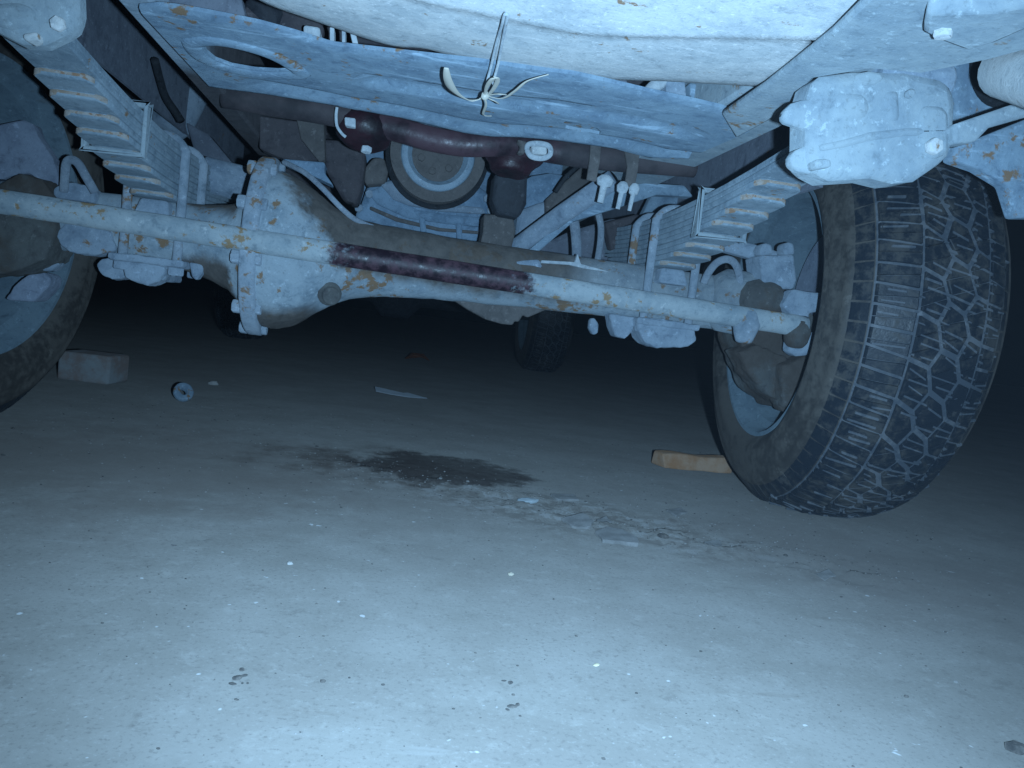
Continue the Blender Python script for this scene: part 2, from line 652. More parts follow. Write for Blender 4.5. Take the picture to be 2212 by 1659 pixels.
for i in range(NXp + 1):
    t = i / NXp
    a, b = lerp_curve(fp, t), lerp_curve(rp, t)
    for j in range(NYp + 1):
        k = j / NYp
        p = a.lerp(b, k)
        e = min(1, max(0, (t - .30) / .04)) * min(1, max(0, (.96 - t) / .05))
        p.z += .009 * rib(k, .40, .06, .045) * e + .010 * rib(k, .83, .045, .05) * min(1, max(0, (t - .08) / .05))
        p.z += .003 * max(0, .03 - k) / .03 + .004 * max(0, k - .98) / .02
        vs.append(p)
for i in range(NXp):
    for j in range(NYp):
        q = i * (NYp + 1) + j
        fs.append((q, q + 1, q + NYp + 2, q + NYp + 1))
top = [v + Vector((0, 0, .004)) for v in vs]
n0 = len(vs)
fs2 = [tuple(n0 + q for q in f[::-1]) for f in fs]
rim_ = []
def edge_strip(ids):
    for a, b in zip(ids, ids[1:]): rim_.append((a, b, n0 + b, n0 + a))
W1 = NYp + 1
edge_strip([j for j in range(W1)])
edge_strip([NXp * W1 + j for j in range(W1)][::-1])
edge_strip([i * W1 for i in range(NXp + 1)][::-1])
edge_strip([i * W1 + NYp for i in range(NXp + 1)])
mb = MB()
mb.add(vs + top, fs + fs2 + rim_)
xm = obj('crossmember', mb, M['blue'], truck, smooth=True)
hole = [(438, 98), (470, 96), (510, 102), (560, 116), (600, 134), (628, 154), (600, 155), (550, 152), (500, 143), (465, 130), (446, 114)]
hc = MB()
hp = [at(x, y, 'Z', PZ) for x, y in hole]
hc.prism([p + Vector((0, 0, -.03)) for p in hp], (0, 0, .08))
sl = [(1213, 266), (1222, 262), (1250, 267), (1288, 276), (1299, 284), (1294, 290), (1278, 289), (1222, 277)]
sc_ = MB()
sc_.prism([at(x, y, 'Z', PZ) + Vector((0, 0, -.03)) for x, y in sl], (0, 0, .08))
cut(xm, [obj('c1', hc, M['blue']), obj('c2', sc_, M['blue'])])
xm.data.polygons.foreach_set('use_smooth', [True] * len(xm.data.polygons))
xm.data.set_sharp_from_angle(angle=R(35))
# rolled lip round the lightening hole
cx_ = sum(hp, Vector()) / len(hp)
ring = []
for i in range(len(hp)):
    tg = (hp[(i + 1) % len(hp)] - hp[i - 1]).normalized()
    nn = Vector((tg.y, -tg.x, 0))
    if nn.dot(hp[i] - cx_) < 0: nn = -nn
    ring.append(hp[i] + nn * .0115)
ring = spline(ring + ring[:1], 4)
mb = MB()
mb.tube(ring, .0105, 12, caps=False)
mb.v = [(q[0], q[1], PZ - .0005 + (q[2] - PZ) * .32) for q in mb.v]
obj('hole_lip', mb, M['blue'], xm, smooth=True)
mb = MB()
a, b = at(1222, 262, 'Z', .515), at(1296, 288, 'Z', .515)
mb.box((a.x + .006, a.y - .03, .520), (b.x - .004, b.y + .03, .530))
obj('slot_backing', mb, M['bright'], xm)

# ---- bumper underside: a pale pressed panel with a crease
low = [(540, -14), (584, 10), (640, 28), (711, 53), (790, 80), (858, 100), (890, 99), (919, 101), (962, 114), (1020, 128), (1069, 141), (1160, 157), (1240, 164), (1324, 170), (1432, 172), (1540, 178), (1621, 183), (1640, 186)]
cre = [(700, -70), (945, -2), (1015, 11), (1086, 26), (1170, 44), (1253, 59), (1300, 63), (1400, 66), (1500, 67), (1600, 68), (1700, 70), (1775, 72)]
lp = [at(x, y, 'Z', .512) for x, y in low]
cp = [at(x, y, 'Z', .508) for x, y in cre]
lp.insert(0, lp[0] + Vector((-.48, -.20, .0)))
cp.insert(0, cp[0] + Vector((-.46, -.05, .0)))
NB = 110
vs, fs = [], []
for i in range(NB + 1):
    t = i / NB
    a, b = lerp_curve(lp, t), lerp_curve(cp, t)
    row = [a + Vector((0, .012, .055)), a + Vector((0, .010, .012)), a + Vector((0, .004, .002)), a]
    for k in range(1, 7): row.append(a.lerp(b, k / 7) + Vector((0, 0, -.004 * math.sin(math.pi * k / 7))))
    row += [b + Vector((0, .004, -.0005)), b + Vector((0, 0, -.004)), b + Vector((0, -.005, -.0022))]
    row += [b + Vector((0, -.09, .006)), b + Vector((0, -.17, .020)), Vector((b.x * 1.05, -1.0, .55)), Vector((b.x * 1.05, -1.02, .60)), Vector((b.x * 1.05, -1.0, .80))]
    vs += row
nr = len(row)
for i in range(NB):
    for j in range(nr - 1):
        q = i * nr + j
        fs.append((q, q + 1, q + nr + 1, q + nr))
mb = MB()
mb.add(vs, fs)
bp = obj('bumper_panel', mb, M['pale'], truck, smooth=True)
so = bp.modifiers.new('thick', 'SOLIDIFY')
so.thickness = .003
so.offset = 0

mb = MB()
prof = [(-.94, .575), (-1.03, .585), (-1.055, .62), (-1.055, .70), (-1.03, .74), (-.94, .75)]
mb.prism([(-.82, y_, z_) for y_, z_ in prof], (1.68, 0, 0))
obj('front_bumper', mb, M['shade'], truck, bevel=.012)

# ---- aprons above the springs, body underside, closing panels
mb = MB()
mb.box((-.458, -.62, .545), (-.452, 1.0, 1.0))
obj('inner_wing', mb, M['shade'], truck)
mb = MB()
mb.box((.512, -.30, .470), (.518, 1.0, 1.0))
obj('inner_wing', mb, M['shade'], truck)
mb = MB()
mb.box((-.80, -.95, .98), (.86, .95, .99))
obj('bonnet', mb, M['dark'], truck)
mb = MB()
mb.box((-.78, .90, .64), (.84, 4.6, .66))
mb.box((-.78, .90, .66), (.84, .92, 1.4))
obj('floor_pan', mb, M['dark'], truck)
for s, n_ in ((-1, 'fender'), (1, 'fender')):
    mb = MB()
    # wheel arch skin: an arc over the tyre
    X0, X1 = (-.80, -.79) if s < 0 else (.85, .86)
    pts = []
    for k in range(13):
        a = math.pi * k / 12
        pts.append((X0, .43 * math.cos(a), .36 + .43 * math.sin(a)))
    pts += [(X0, -.98, .36 + .05), (X0, -.98, 1.0), (X0, .95, 1.0), (X0, .95, .36)]
    mb.prism(pts, (X1 - X0, 0, 0))
    obj('fender', mb, M['dark'], truck)

# radiator and struts seen through the gap above the crossmember
mb = MB()
mb.box((-.20, -.20, .56), (.32, -.15, .95))
obj('radiator', mb, M['brown'], truck, bevel=.004)
pxtube('radiator_hose', [(560, 40, -.3), (590, 30, -.28), (620, 45, -.25), (640, 80, -.22)], M['dark'], truck, .022, 12)
pxp('support_strut', [(712, 58), (722, 58), (722, 110), (713, 108)], -.40, .02, M['bright'], truck, .001)
pxp('support_strut', [(738, 62), (746, 62), (746, 112), (739, 111)], -.40, .02, M['bright'], truck, .001)
pxp('support_strut', [(755, 66), (768, 70), (778, 112), (766, 112)], -.38, .02, M['bright'], truck, .001)
pxp('support_strut', [(1232, 160), (1250, 160), (1252, 176), (1236, 172)], -.40, .02, M['bright'], truck, .001)
pxp('support_strut', [(1262, 160), (1272, 160), (1274, 195), (1263, 192)], -.40, .02, M['bright'], truck, .001)
pxp('support_strut', [(1280, 160), (1293, 160), (1295, 200), (1282, 197)], -.40, .02, M['bright'], truck, .001)
pxp('support_bracket', [(1318, 165), (1355, 165), (1356, 208), (1320, 203)], -.38, .03, M['shade'], truck, .002)
pxtube('coolant_pipe', [(1390, 215, -.38), (1410, 190, -.37), (1440, 168, -.36)], M['bright'], truck, .008, 8)
pxp('support_bracket', [(1440, 170), (1480, 172), (1485, 222), (1440, 214)], -.37, .03, M['dust'], truck, .002)
pxp('support_bracket', [(1490, 178), (1575, 195), (1560, 235), (1495, 225)], -.34, .03, M['blue'], truck, .002)
pxp('support_bracket', [(655, 52), (692, 58), (690, 88), (655, 82)], -.36, .03, M['bright'], truck, .003)
pxp('support_panel', [(300, 0), (520, -10), (530, 40), (480, 44), (345, 18)], -.40, .02, M['shade'], truck, .002)
pxp('support_panel', [(540, -10), (660, 8), (700, 60), (690, 100), (560, 62), (525, 30)], -.30, .02, M['brown'], truck, .002)

# ---- spring hangers
hg = pxp('spring_hanger', [(1748, 360), (1750, 250), (1754, 205), (1762, 176), (1780, 160), (1850, 150), (1960, 150), (2035, 166), (2062, 184), (2070, 220), (2066, 300), (2058, 340), (2020, 366), (1985, 390), (1940, 394), (1890, 382), (1800, 388)], -.62, .045, M['horn'], truck, .009)
pxp('hanger_tab', [(1756, 212), (1735, 215), (1712, 222), (1694, 240), (1692, 258), (1700, 264), (1757, 284)], -.615, .012, M['horn'], hg, .004)
pxp('hanger_hook', [(1757, 318), (1738, 316), (1720, 324), (1708, 340), (1710, 356), (1724, 368), (1757, 376)], -.612, .014, M['horn'], hg, .005)
pxp('boss', [(1850, 158), (1880, 152), (1905, 156), (1912, 170), (1890, 184), (1860, 184), (1848, 172)], -.6225, .02, M['horn'], hg, .006)
pxp('rib', [(1912, 196), (1945, 192), (1948, 262), (1918, 262)], -.623, .02, M['horn'], hg, .005)
pxp('rib', [(1772, 312), (1830, 300), (1884, 284), (1960, 276), (2060, 274), (2060, 290), (1960, 292), (1884, 302), (1830, 316), (1774, 326)], -.6235, .02, M['horn'], hg, .007)
pxp('boss', [(2000, 225), (2040, 228), (2052, 245), (2052, 330), (2020, 345), (1988, 330), (1985, 250)], -.6235, .02, M['horn'], hg, .008)
pxp('boss', [(1800, 190), (1880, 196), (1890, 250), (1850, 270), (1790, 262)], -.622, .02, M['horn'], hg, .008)
mb = MB()
mb.hexbolt(at(2012, 318, 'Y', -.624), (0, -1, .0), .0075, .008)
obj('bolt', mb, M['pale'], hg, bevel=.002)
pxp('spring_clip', [(1762, 344), (1796, 342), (1800, 360), (1766, 364)], -.628, .02, M['horn'], hg, .003)
for (bx, by, br) in ((1960, 205, .004), ):
    mb = MB()
    mb.hexbolt(at(bx, by, 'Y', -.622), (0, -1, .0), br, .007)
    obj('bolt', mb, M['horn'], hg, bevel=.002)

hgl = pxp('spring_hanger', [(-60, -60), (163, -60), (166, 20), (158, 58), (132, 72), (90, 92), (40, 90), (-20, 60), (-60, 40)], -.53, .03, M['horn'], truck, .008)
pxp('boss', [(-50, 5), (40, 0), (75, 20), (70, 52), (20, 60), (-50, 40)], -.536, .02, M['horn'], hgl, .006)
mb = MB()
mb.hexbolt(at(128, 54, 'Y', -.534), (0, -1, 0), .0065, .006)
obj('bolt', mb, M['pale'], hgl, bevel=.002)
pxp('spring_clip', [(44, 72), (80, 66), (84, 82), (52, 88)], -.538, .02, M['pale'], hgl, .003)

# ---- right-hand frame horn, bumper bracket, tow pipe
pxp('frame_plate', [(1795, 76), (1905, -30), (2400, -60), (2400, 60), (2140, 130), (1990, 160), (1880, 150), (1760, 170), (1712, 222), (1660, 262), (1590, 300), (1560, 250), (1650, 190)], .494, .008, M['horn'], truck, ax='Z')
fb = pxp('bumper_bracket', [(2000, 30), (2150, 25), (2230, 10), (2230, 60), (2150, 95), (2090, 112), (2030, 90), (1992, 72)], .484, .03, M['horn'], truck, .004, ax='Z')
mb = MB()
mb.hexbolt(at(2038, 66, 'Z', .484), (0, 0, -1), .0065, .005)
obj('bolt', mb, M['pale'], fb, bevel=.002)
pxp('side_plate', [(1985, 150), (2120, 118), (2260, 60), (2290, 200), (2150, 235), (2072, 262), (2060, 190)], -.52, .02, M['blue'], truck, .003)
pxp('frame_flange', [(2062, 268), (2150, 238), (2290, 190), (2290, 232), (2140, 275), (2110, 306), (2062, 310)], -.63, .03, M['horn'], truck, .003)
pxp('wing_stay', [(2066, 300), (2110, 300), (2290, 228), (2290, 470), (2200, 470), (2178, 400), (2120, 365), (2062, 345)], -.56, .02, M['blue'], truck, .003)
mb = MB()
pa, pb = at(2172, 152, 'Y', -.66), at(2330, 190, 'Y', -.80)
mb.tube([pa, pb], .022, 20)
obj('tow_pipe', mb, M['pale'], truck, bevel=.004)
mb = MB()
mb.lathe([(0, .024), (.0, .038), (.006, .038), (.006, .024)], at(2155, 148, 'Y', -.535), (.25, -1, 0), 28, close=True)
obj('pipe_collar', mb, M['black'], truck, smooth=False)

# ---- leaf springs
def ztop(y): return .450 + .13 * (y - .02) ** 2
ENDS = [-.49, -.47, -.375, -.338, -.296, -.257, -.205, -.165, -.118, -.055]
TH = .0082
def spring(xc, hw, front_end):
    sp = empty('leaf_spring', (xc, AY, .41), truck)
    inv = Matrix.Translation((-xc, -AY, -.41))
    def ch(name, mb, mat, **k):
        o = obj(name, mb, mat, sp, **k)
        o.matrix_local = inv
        return o
    for k, y0 in enumerate(ENDS):
        if k < 2: y0 = front_end + .02 * k
        y1 = .06 + (0.06 - y0) * .97
        if k < 2: y1 = .66
        n = 18
        mb = MB()
        vs = []
        for i in range(n + 1):
            y = (y0, y0 + .0035, y0 + .010)[i] if i < 3 else (y0 + .010 + (y1 - y0 - .010) * (i - 2) / (n - 2))
            e = min(i, n - i)
            wk = hw * (1 if i > 2 or k < 2 else (.60, .84, .97)[i])
            th = TH * .93
            zt = ztop(y) - k * TH
            zb = zt - th * (1 if i > 0 else .78)
            # each leaf end is dressed thin and slightly curled
            jx = random.uniform(-.0012, .0012) * (1 if i == 0 else 0)
            sh = .0008 * math.sin(k * 2.3)
            vs += [(xc - wk + sh + jx, y, zb), (xc + wk + sh + jx, y, zb), (xc + wk + sh + jx, y, zt), (xc - wk + sh + jx, y, zt)]
        fs = []
        for i in range(n):
            for q in range(4):
                fs.append((i * 4 + q, i * 4 + (q + 1) % 4, i * 4 + 4 + (q + 1) % 4, i * 4 + 4 + q))
        fs += [(0, 1, 2, 3), tuple(n * 4 + q for q in (3, 2, 1, 0))]
        mb.add(vs, fs)
        lf = ch('leaf', mb, M['leaf'], bevel=.0014, seg=1)
        lf.data.materials.append(M['leafrust'])
        for p in lf.data.polygons:
            if p.center.y < y0 + .0069 and abs(p.normal.z) < .8: p.material_index = 1
    # rebound clip
    def strap(name, y, ktop, kbot, wd, th, mat, tilt=0):
        zt, zb = ztop(y) + .002, ztop(y) - (kbot + 1) * TH - .002
        mb = MB()
        prof = [(xc - hw - .003, zt + .004), (xc - hw - .003, zb - .003), (xc + hw + .003, zb - .003), (xc + hw + .003, zt + .004)]
        for (a, b) in ((prof[0], prof[1]), (prof[1], prof[2]), (prof[2], prof[3]), (prof[3], prof[0])):
            x0, x1 = sorted((a[0], b[0]))
            z0, z1 = sorted((a[1], b[1]))
            mb.box((x0 - th, y - wd, z0 - th), (x1 + th, y + wd, z1 + th))
        return ch(name, mb, mat, bevel=.0025)
    strap('rebound_clip', -.205, 0, 5, .0065, .0028, M['horn'])
    for y in (AY - .055, AY + .055):
        zt = ztop(y) + .004
        path = [(xc - hw - .007, y, .262), (xc - hw - .007, y, zt - .012), (xc - hw * .6, y, zt + .006), (xc + hw * .6, y, zt + .006), (xc + hw + .007, y, zt - .012), (xc + hw + .007, y, .262)]
        pth = [Vector(path[0]), Vector((path[0][0], y, .36))] + spline([Vector(p) for p in path[1:5]], 4) + [Vector((path[5][0], y, .36)), Vector(path[5])]
        mb = MB()
        mb.tube(pth, .0068, 10)
        ch('u_bolt', mb, M['dust_rust'], smooth=True)
        for sx in (-1, 1):
            mb = MB()
            mb.hexbolt((xc + sx * (hw + .007), y, .272), (0, 0, -1), .0125, .012)
            ch('nut', mb, M['dust'], bevel=.0015)
    mb = MB()
    mb.box((xc - hw - .022, AY - .075, .272), (xc + hw + .022, AY + .075, .283))
    mb.box((xc - .022, AY - .05, .250), (xc + .022, AY + .05, .2725))
    ch('spring_plate', mb, M['dust'], lump=.004, lscale=.015)
    mb = MB()
    mb.prism([(xc - hw * .8, AY - .07, .342), (xc + hw * .8, AY - .07, .342), (xc + hw * .62, AY - .06, ztop(0) - 10 * TH - .001), (xc - hw * .62, AY - .06, ztop(0) - 10 * TH - .001)], (0, .13, 0))
    ch('spring_seat', mb, M['dust'], bevel=.004)
    mb = MB()
    mb.tube([(xc - hw - .004, front_end, ztop(front_end) + .010), (xc + hw + .004, front_end, ztop(front_end) + .010)], .018, 18)
    ch('spring_eye', mb, M['dust'], bevel=.003)
    return sp


spring(-.370, .031, -.50)
spring(.427, .031, -.60)

# ---- front axle: cast housing with a bolted flange, tapering to the tubes
ST = [(-.60, .047, .047, .047), (-.44, .047, .047, .047), (-.37, .048, .050, .049), (-.31, .050, .060, .060), (-.265, .056, .078, .085), (-.238, .075, .100, .105), (-.224, .100, .115, .12),
      (-.205, .112, .128, .125), (-.185, .110, .127, .13), (-.160, .100, .118, .125), (-.135, .084, .100, .112), (-.11, .070, .082, .096), (-.08, .060, .068, .082), (-.04, .055, .059, .07), (.02, .052, .054, .06), (.10, .049, .050, .052), (.20, .047, .047, .048), (.40, .046, .046, .046), (.60, .046, .046, .046)]
vs, fs = [], []
NA = 40
fine = []
for i in range(len(ST) - 1):
    p0, p1, p2, p3 = [np.array(ST[min(max(i + d, 0), len(ST) - 1)]) for d in (-1, 0, 1, 2)]
    for k in range(5):
        t = k / 5
        q = p1 * (1 - t) + p2 * t
        q2 = .5 * ((2 * p1) + (-p0 + p2) * t + (2 * p0 - 5 * p1 + 4 * p2 - p3) * t * t + (-p0 + 3 * p1 - 3 * p2 + p3) * t ** 3)
        fine.append(tuple([q[0]] + list(q2[1:])))
fine.append(ST[-1])
for (x, rt, rb, ry) in fine:
    for k in range(NA):
        a = 2 * math.pi * k / NA
        s, c = math.sin(a), math.cos(a)
        z = (rt if s > 0 else rb) * math.copysign(abs(s) ** .92, s)
        y = ry * math.copysign(abs(c) ** .9, c)
        wv = noise.noise(Vector((x * 30, y * 30, z * 30))) * .0022 + noise.noise(Vector((x * 90, y * 90, z * 90))) * .0008
        vs.append((x, AY + y * (1 + wv / .06), .325 + z * (1 + wv / .06)))
for i in range(len(fine) - 1):
    for k in range(NA):
        k2 = (k + 1) % NA
        fs.append((i * NA + k, i * NA + k2, (i + 1) * NA + k2, (i + 1) * NA + k))
fs += [tuple(range(NA)), tuple(range((len(fine) - 1) * NA, len(fine) * NA))]
mb = MB()
mb.add(vs, fs)
axle = obj('front_axle', mb, M['axle'], truck, smooth=True)
# flange ring and its bolts
def flange_pt(a, k=1.):
    s, c = math.sin(a), math.cos(a)
    return Vector((0, AY + .138 * k * c, .325 + ((.134 if s > 0 else .142) * k) * s))
mb = MB()
n = 48
vs = []
for x, k in ((-.230, .80), (-.230, .985), (-.227, 1.0), (-.211, 1.0), (-.208, .985), (-.208, .80)):
    for q in range(n):
        p = flange_pt(2 * math.pi * q / n, k)
        vs.append((x, p.y, p.z))
fs = []
for i in range(5):
    for q in range(n):
        q2 = (q + 1) % n
        fs.append((i * n + q, i * n + q2, (i + 1) * n + q2, (i + 1) * n + q))
mb.add(vs, fs)
obj('flange', mb, M['dust_rust'], axle, smooth=True)
for q in range(10):
    p = flange_pt(2 * math.pi * (q + .35) / 10, .925)
    mb = MB()
    mb.hexbolt((-.230, p.y, p.z), (-1, 0, 0), .0105, .012)
    obj('bolt', mb, M['dust_rust'], axle, bevel=.0015)
    mb = MB()
    mb.hexbolt((-.208, p.y, p.z), (1, 0, 0), .0095, .008)
    obj('nut', mb, M['dust_rust'], axle, bevel=.0015)
pc = at(716, 640, 'Y', -.06)
mb = MB()
mb.lathe([(0, .0001), (0, .013), (.010, .013), (.014, .018), (.03, .018), (.03, .0001)], pc, (-.25, .9, .2), 20)
obj('filler_plug', mb, M['mud'], axle, bevel=.001)
pxp('axle_skid', [(925, 640), (975, 645), (1010, 668), (1050, 690), (1085, 700), (1108, 702), (1112, 693), (1120, 696), (1130, 680), (1140, 686), (1182, 668), (1205, 655), (1160, 630), (950, 620)], .05, .03, M['coverbrown'], axle, .003)
pxp('bracket', [(1098, 565), (1165, 560), (1170, 570), (1180, 590), (1098, 585)], -.015, .03, M['dust'], axle, .004)

# pipes and small brackets on the axle
pxtube('brake_pipe', [(612, 350, .03), (640, 363, .0), (665, 378, -.02), (700, 410, -.04), (740, 452, -.04), (775, 478, -.02), (830, 498, .0), (920, 515, .02), (1010, 532, .02), (1060, 540, .02)], M['hose'], truck, .0042, 8)
pxp('pipe_clip', [(1168, 568), (1230, 572), (1262, 580), (1318, 588), (1300, 582), (1255, 570), (1248, 548), (1242, 566), (1170, 562)], -.02, .012, M['bright'], axle, .001)

# ---- track rod across the front of the axle, wet with oil in the middle
def rod_mat():
    t = NT('dusty track rod, oil soaked in the middle')
    n1 = t.noise(12, 6, .65)
    n2 = t.noise(60, 5, .7, off=3)
    f = t.math('ADD', t.math('MULTIPLY', n1, .6), t.math('MULTIPLY', n2, .4))
    c = t.mix(t.ramp(f, .36, .62), (.24, .30, .34), (.38, .43, .45))
    n3 = t.noise(190, 4, .7, off=9)
    c = t.mix(t.ramp(n2, .30, .46, .6, 0), c, (.17, .21, .24))
    c = t.mix(t.ramp(n3, .54, .70, 0, .5), c, (.20, .24, .27))
    c = t.mix(t.ramp(t.noise(75, 5, .75, off=17), .58, .68, 0, .6), c, (.56, .60, .61))
    rn = t.math('ADD', t.math('MULTIPLY', t.noise(20, 3, .5, off=5), .5), t.math('MULTIPLY', t.noise(80, 4, .7, off=7), .5))
    c = t.mix(t.ramp(rn, .545, .60, 0, .85), c, (.30, .18, .07))
    x, y, z = t.xyz()
    xx = t.math('ADD', x, t.math('MULTIPLY', t.math('SUBTRACT', t.noise(26, 6, .75, off=11), .5), .15))
    oil = t.math('MULTIPLY', t.ramp(xx, -.110, -.080), t.ramp(xx, .165, .190, 1, 0))
    c = t.mix(oil, c, t.mix(t.ramp(n2, .4, .66), (.020, .011, .017), (.085, .042, .055)))
    t.l(c, t.b.inputs['Base Color'])
    t.l(t.math('SUBTRACT', .8, t.math('MULTIPLY', oil, t.ramp(n2, .3, .6, .50, .15))), t.b.inputs['Roughness'])
    t.bump(n2, .4, .002)
    return t.m
ra, rb_ = at(-90, 421, 'Y', -.10), at(1738, 706, 'Y', -.10)
path = [ra.lerp(rb_, k / 60) for k in range(61)]
rads = [.0165 + .0006 * noise.noise(Vector((k * .5, 1, 2))) for k in range(61)]
mb = MB()
mb.tube(path, rads, 24)
rod = obj('track_rod', mb, rod_mat(), truck, smooth=True)

# ---- shock mounts and lumps under the axle
pxp('shock_mount', [(206, 574), (216, 558), (250, 556), (262, 562), (268, 600), (240, 604), (216, 592)], .0, .05, M['dust'], axle, lump=.003, lscale=.012)
pxp('shock_mount', [(262, 548), (352, 560), (356, 590), (340, 608), (318, 618), (286, 606), (268, 600)], -.03, .05, M['dust'], axle, lump=.004, lscale=.012)
pxp('stud', [(362, 560), (386, 562), (384, 580), (378, 598), (366, 596), (362, 580)], -.03, .02, M['dust'], axle, .003)
pxp('stud', [(408, 566), (440, 572), (436, 590), (424, 606), (414, 598)], -.02, .02, M['dust'], axle, .003)
pxp('link_bracket', [(118, 505), (150, 470), (240, 500), (250, 540), (200, 552), (150, 545), (130, 530)], -.02, .05, M['dust'], axle, lump=.004, lscale=.015)
pxp('stud', [(1276, 690), (1284, 686), (1294, 700), (1292, 720), (1282, 724), (1274, 710)], -.01, .02, M['dust'], axle, .003)
pxp('link_bracket', [(1318, 676), (1375, 686), (1368, 716), (1350, 732), (1332, 728), (1322, 705)], -.02, .04, M['dust'], axle, lump=.003, lscale=.012)
pxp('shock_mount', [(1376, 685), (1440, 690), (1500, 702), (1506, 735), (1485, 750), (1420, 752), (1395, 742), (1380, 715)], -.04, .06, M['dust'], axle, lump=.004, lscale=.012)

# ---- wheels
NP = 72
WT = .174
PU = 2 * math.pi * .332 / NP
def tread_cells():
    """all-terrain tread in (pitch, width) units: two shoulder rows and three keyed middle rows that tile the band"""
    cells = []
    for k in range(NP):
        cells.append(([(k - .30, 0), (k + .70, 0), (k + 1, .30), (k, .30)], .0022))
        cells.append(([(k + .1, .85), (k + 1.1, .85), (k + 1.35, 1), (k + .35, 1)], .0024))
    for i in range(NP // 2):
        u = 2 * i
        cells.append(([(u, .30), (u + 2, .30), (u + 2.45, .465), (u + 1.45, .535), (u + .45, .465)], .0040))
        cells.append(([(u + 1.45, .535), (u + 2.45, .465), (u + 3.45, .535), (u + 3.85, .665), (u + 2.85, .735), (u + 1.85, .665)], .0040))
        cells.append(([(u + 2.85, .735), (u + 3.85, .665), (u + 4.85, .735), (u + 5.1, .85), (u + 3.1, .85)], .0034))
    return cells


def inset(poly, g):
    """shrink a convex block by g metres on every side"""
    q = [(u * PU, v * WT) for u, v in poly]
    out = q
    n = len(q)
    area = sum(q[i][0] * q[(i + 1) % n][1] - q[(i + 1) % n][0] * q[i][1] for i in range(n))
    sg = 1 if area > 0 else -1
    for i in range(n):
        (x0, y0), (x1, y1) = q[i], q[(i + 1) % n]
        L = math.hypot(x1 - x0, y1 - y0)
        nx, ny = sg * (y1 - y0) / L, -sg * (x1 - x0) / L
        out = clip(out, nx, ny, nx * x0 + ny * y0 - g)
    return [(x / PU, y / WT) for x, y in out]


def clip(poly, a, b, c):
    """keep a*u + b*v <= c"""
    out = []
    for i, p in enumerate(poly):
        q = poly[(i + 1) % len(poly)]
        dp, dq = a * p[0] + b * p[1] - c, a * q[0] + b * q[1] - c
        if dp <= 0: out.append(p)
        if dp * dq < 0:
            t = dp / (dp - dq)
            out.append((p[0] + (q[0] - p[0]) * t, p[1] + (q[1] - p[1]) * t))
    return out


def sipes(poly, rng):
    """cut a block across with thin slits"""
    u0, u1 = min(p[0] for p in poly), max(p[0] for p in poly)
    n = 2 if u1 - u0 < 1.5 else 3
    pieces = []
    sl_ = rng.uniform(1.5, 3.5) if n > 2 else rng.uniform(-.1, .5)
    g = .017
    cuts = [u0 + (u1 - u0) * (k + 1) / (n) + rng.uniform(-.05, .05) for k in range(n - 1)]
    vm = sum(p[1] for p in poly) / len(poly)
    lo = -1e9
    for c in cuts + [1e9]:
        q = poly
        if lo > -1e8: q = clip(q, -1, -sl_, -(lo + g + sl_ * vm))
        if c < 1e8: q = clip(q, 1, sl_, c - g + sl_ * vm)
        if len(q) >= 3: pieces.append(q)
        lo = c
    return pieces


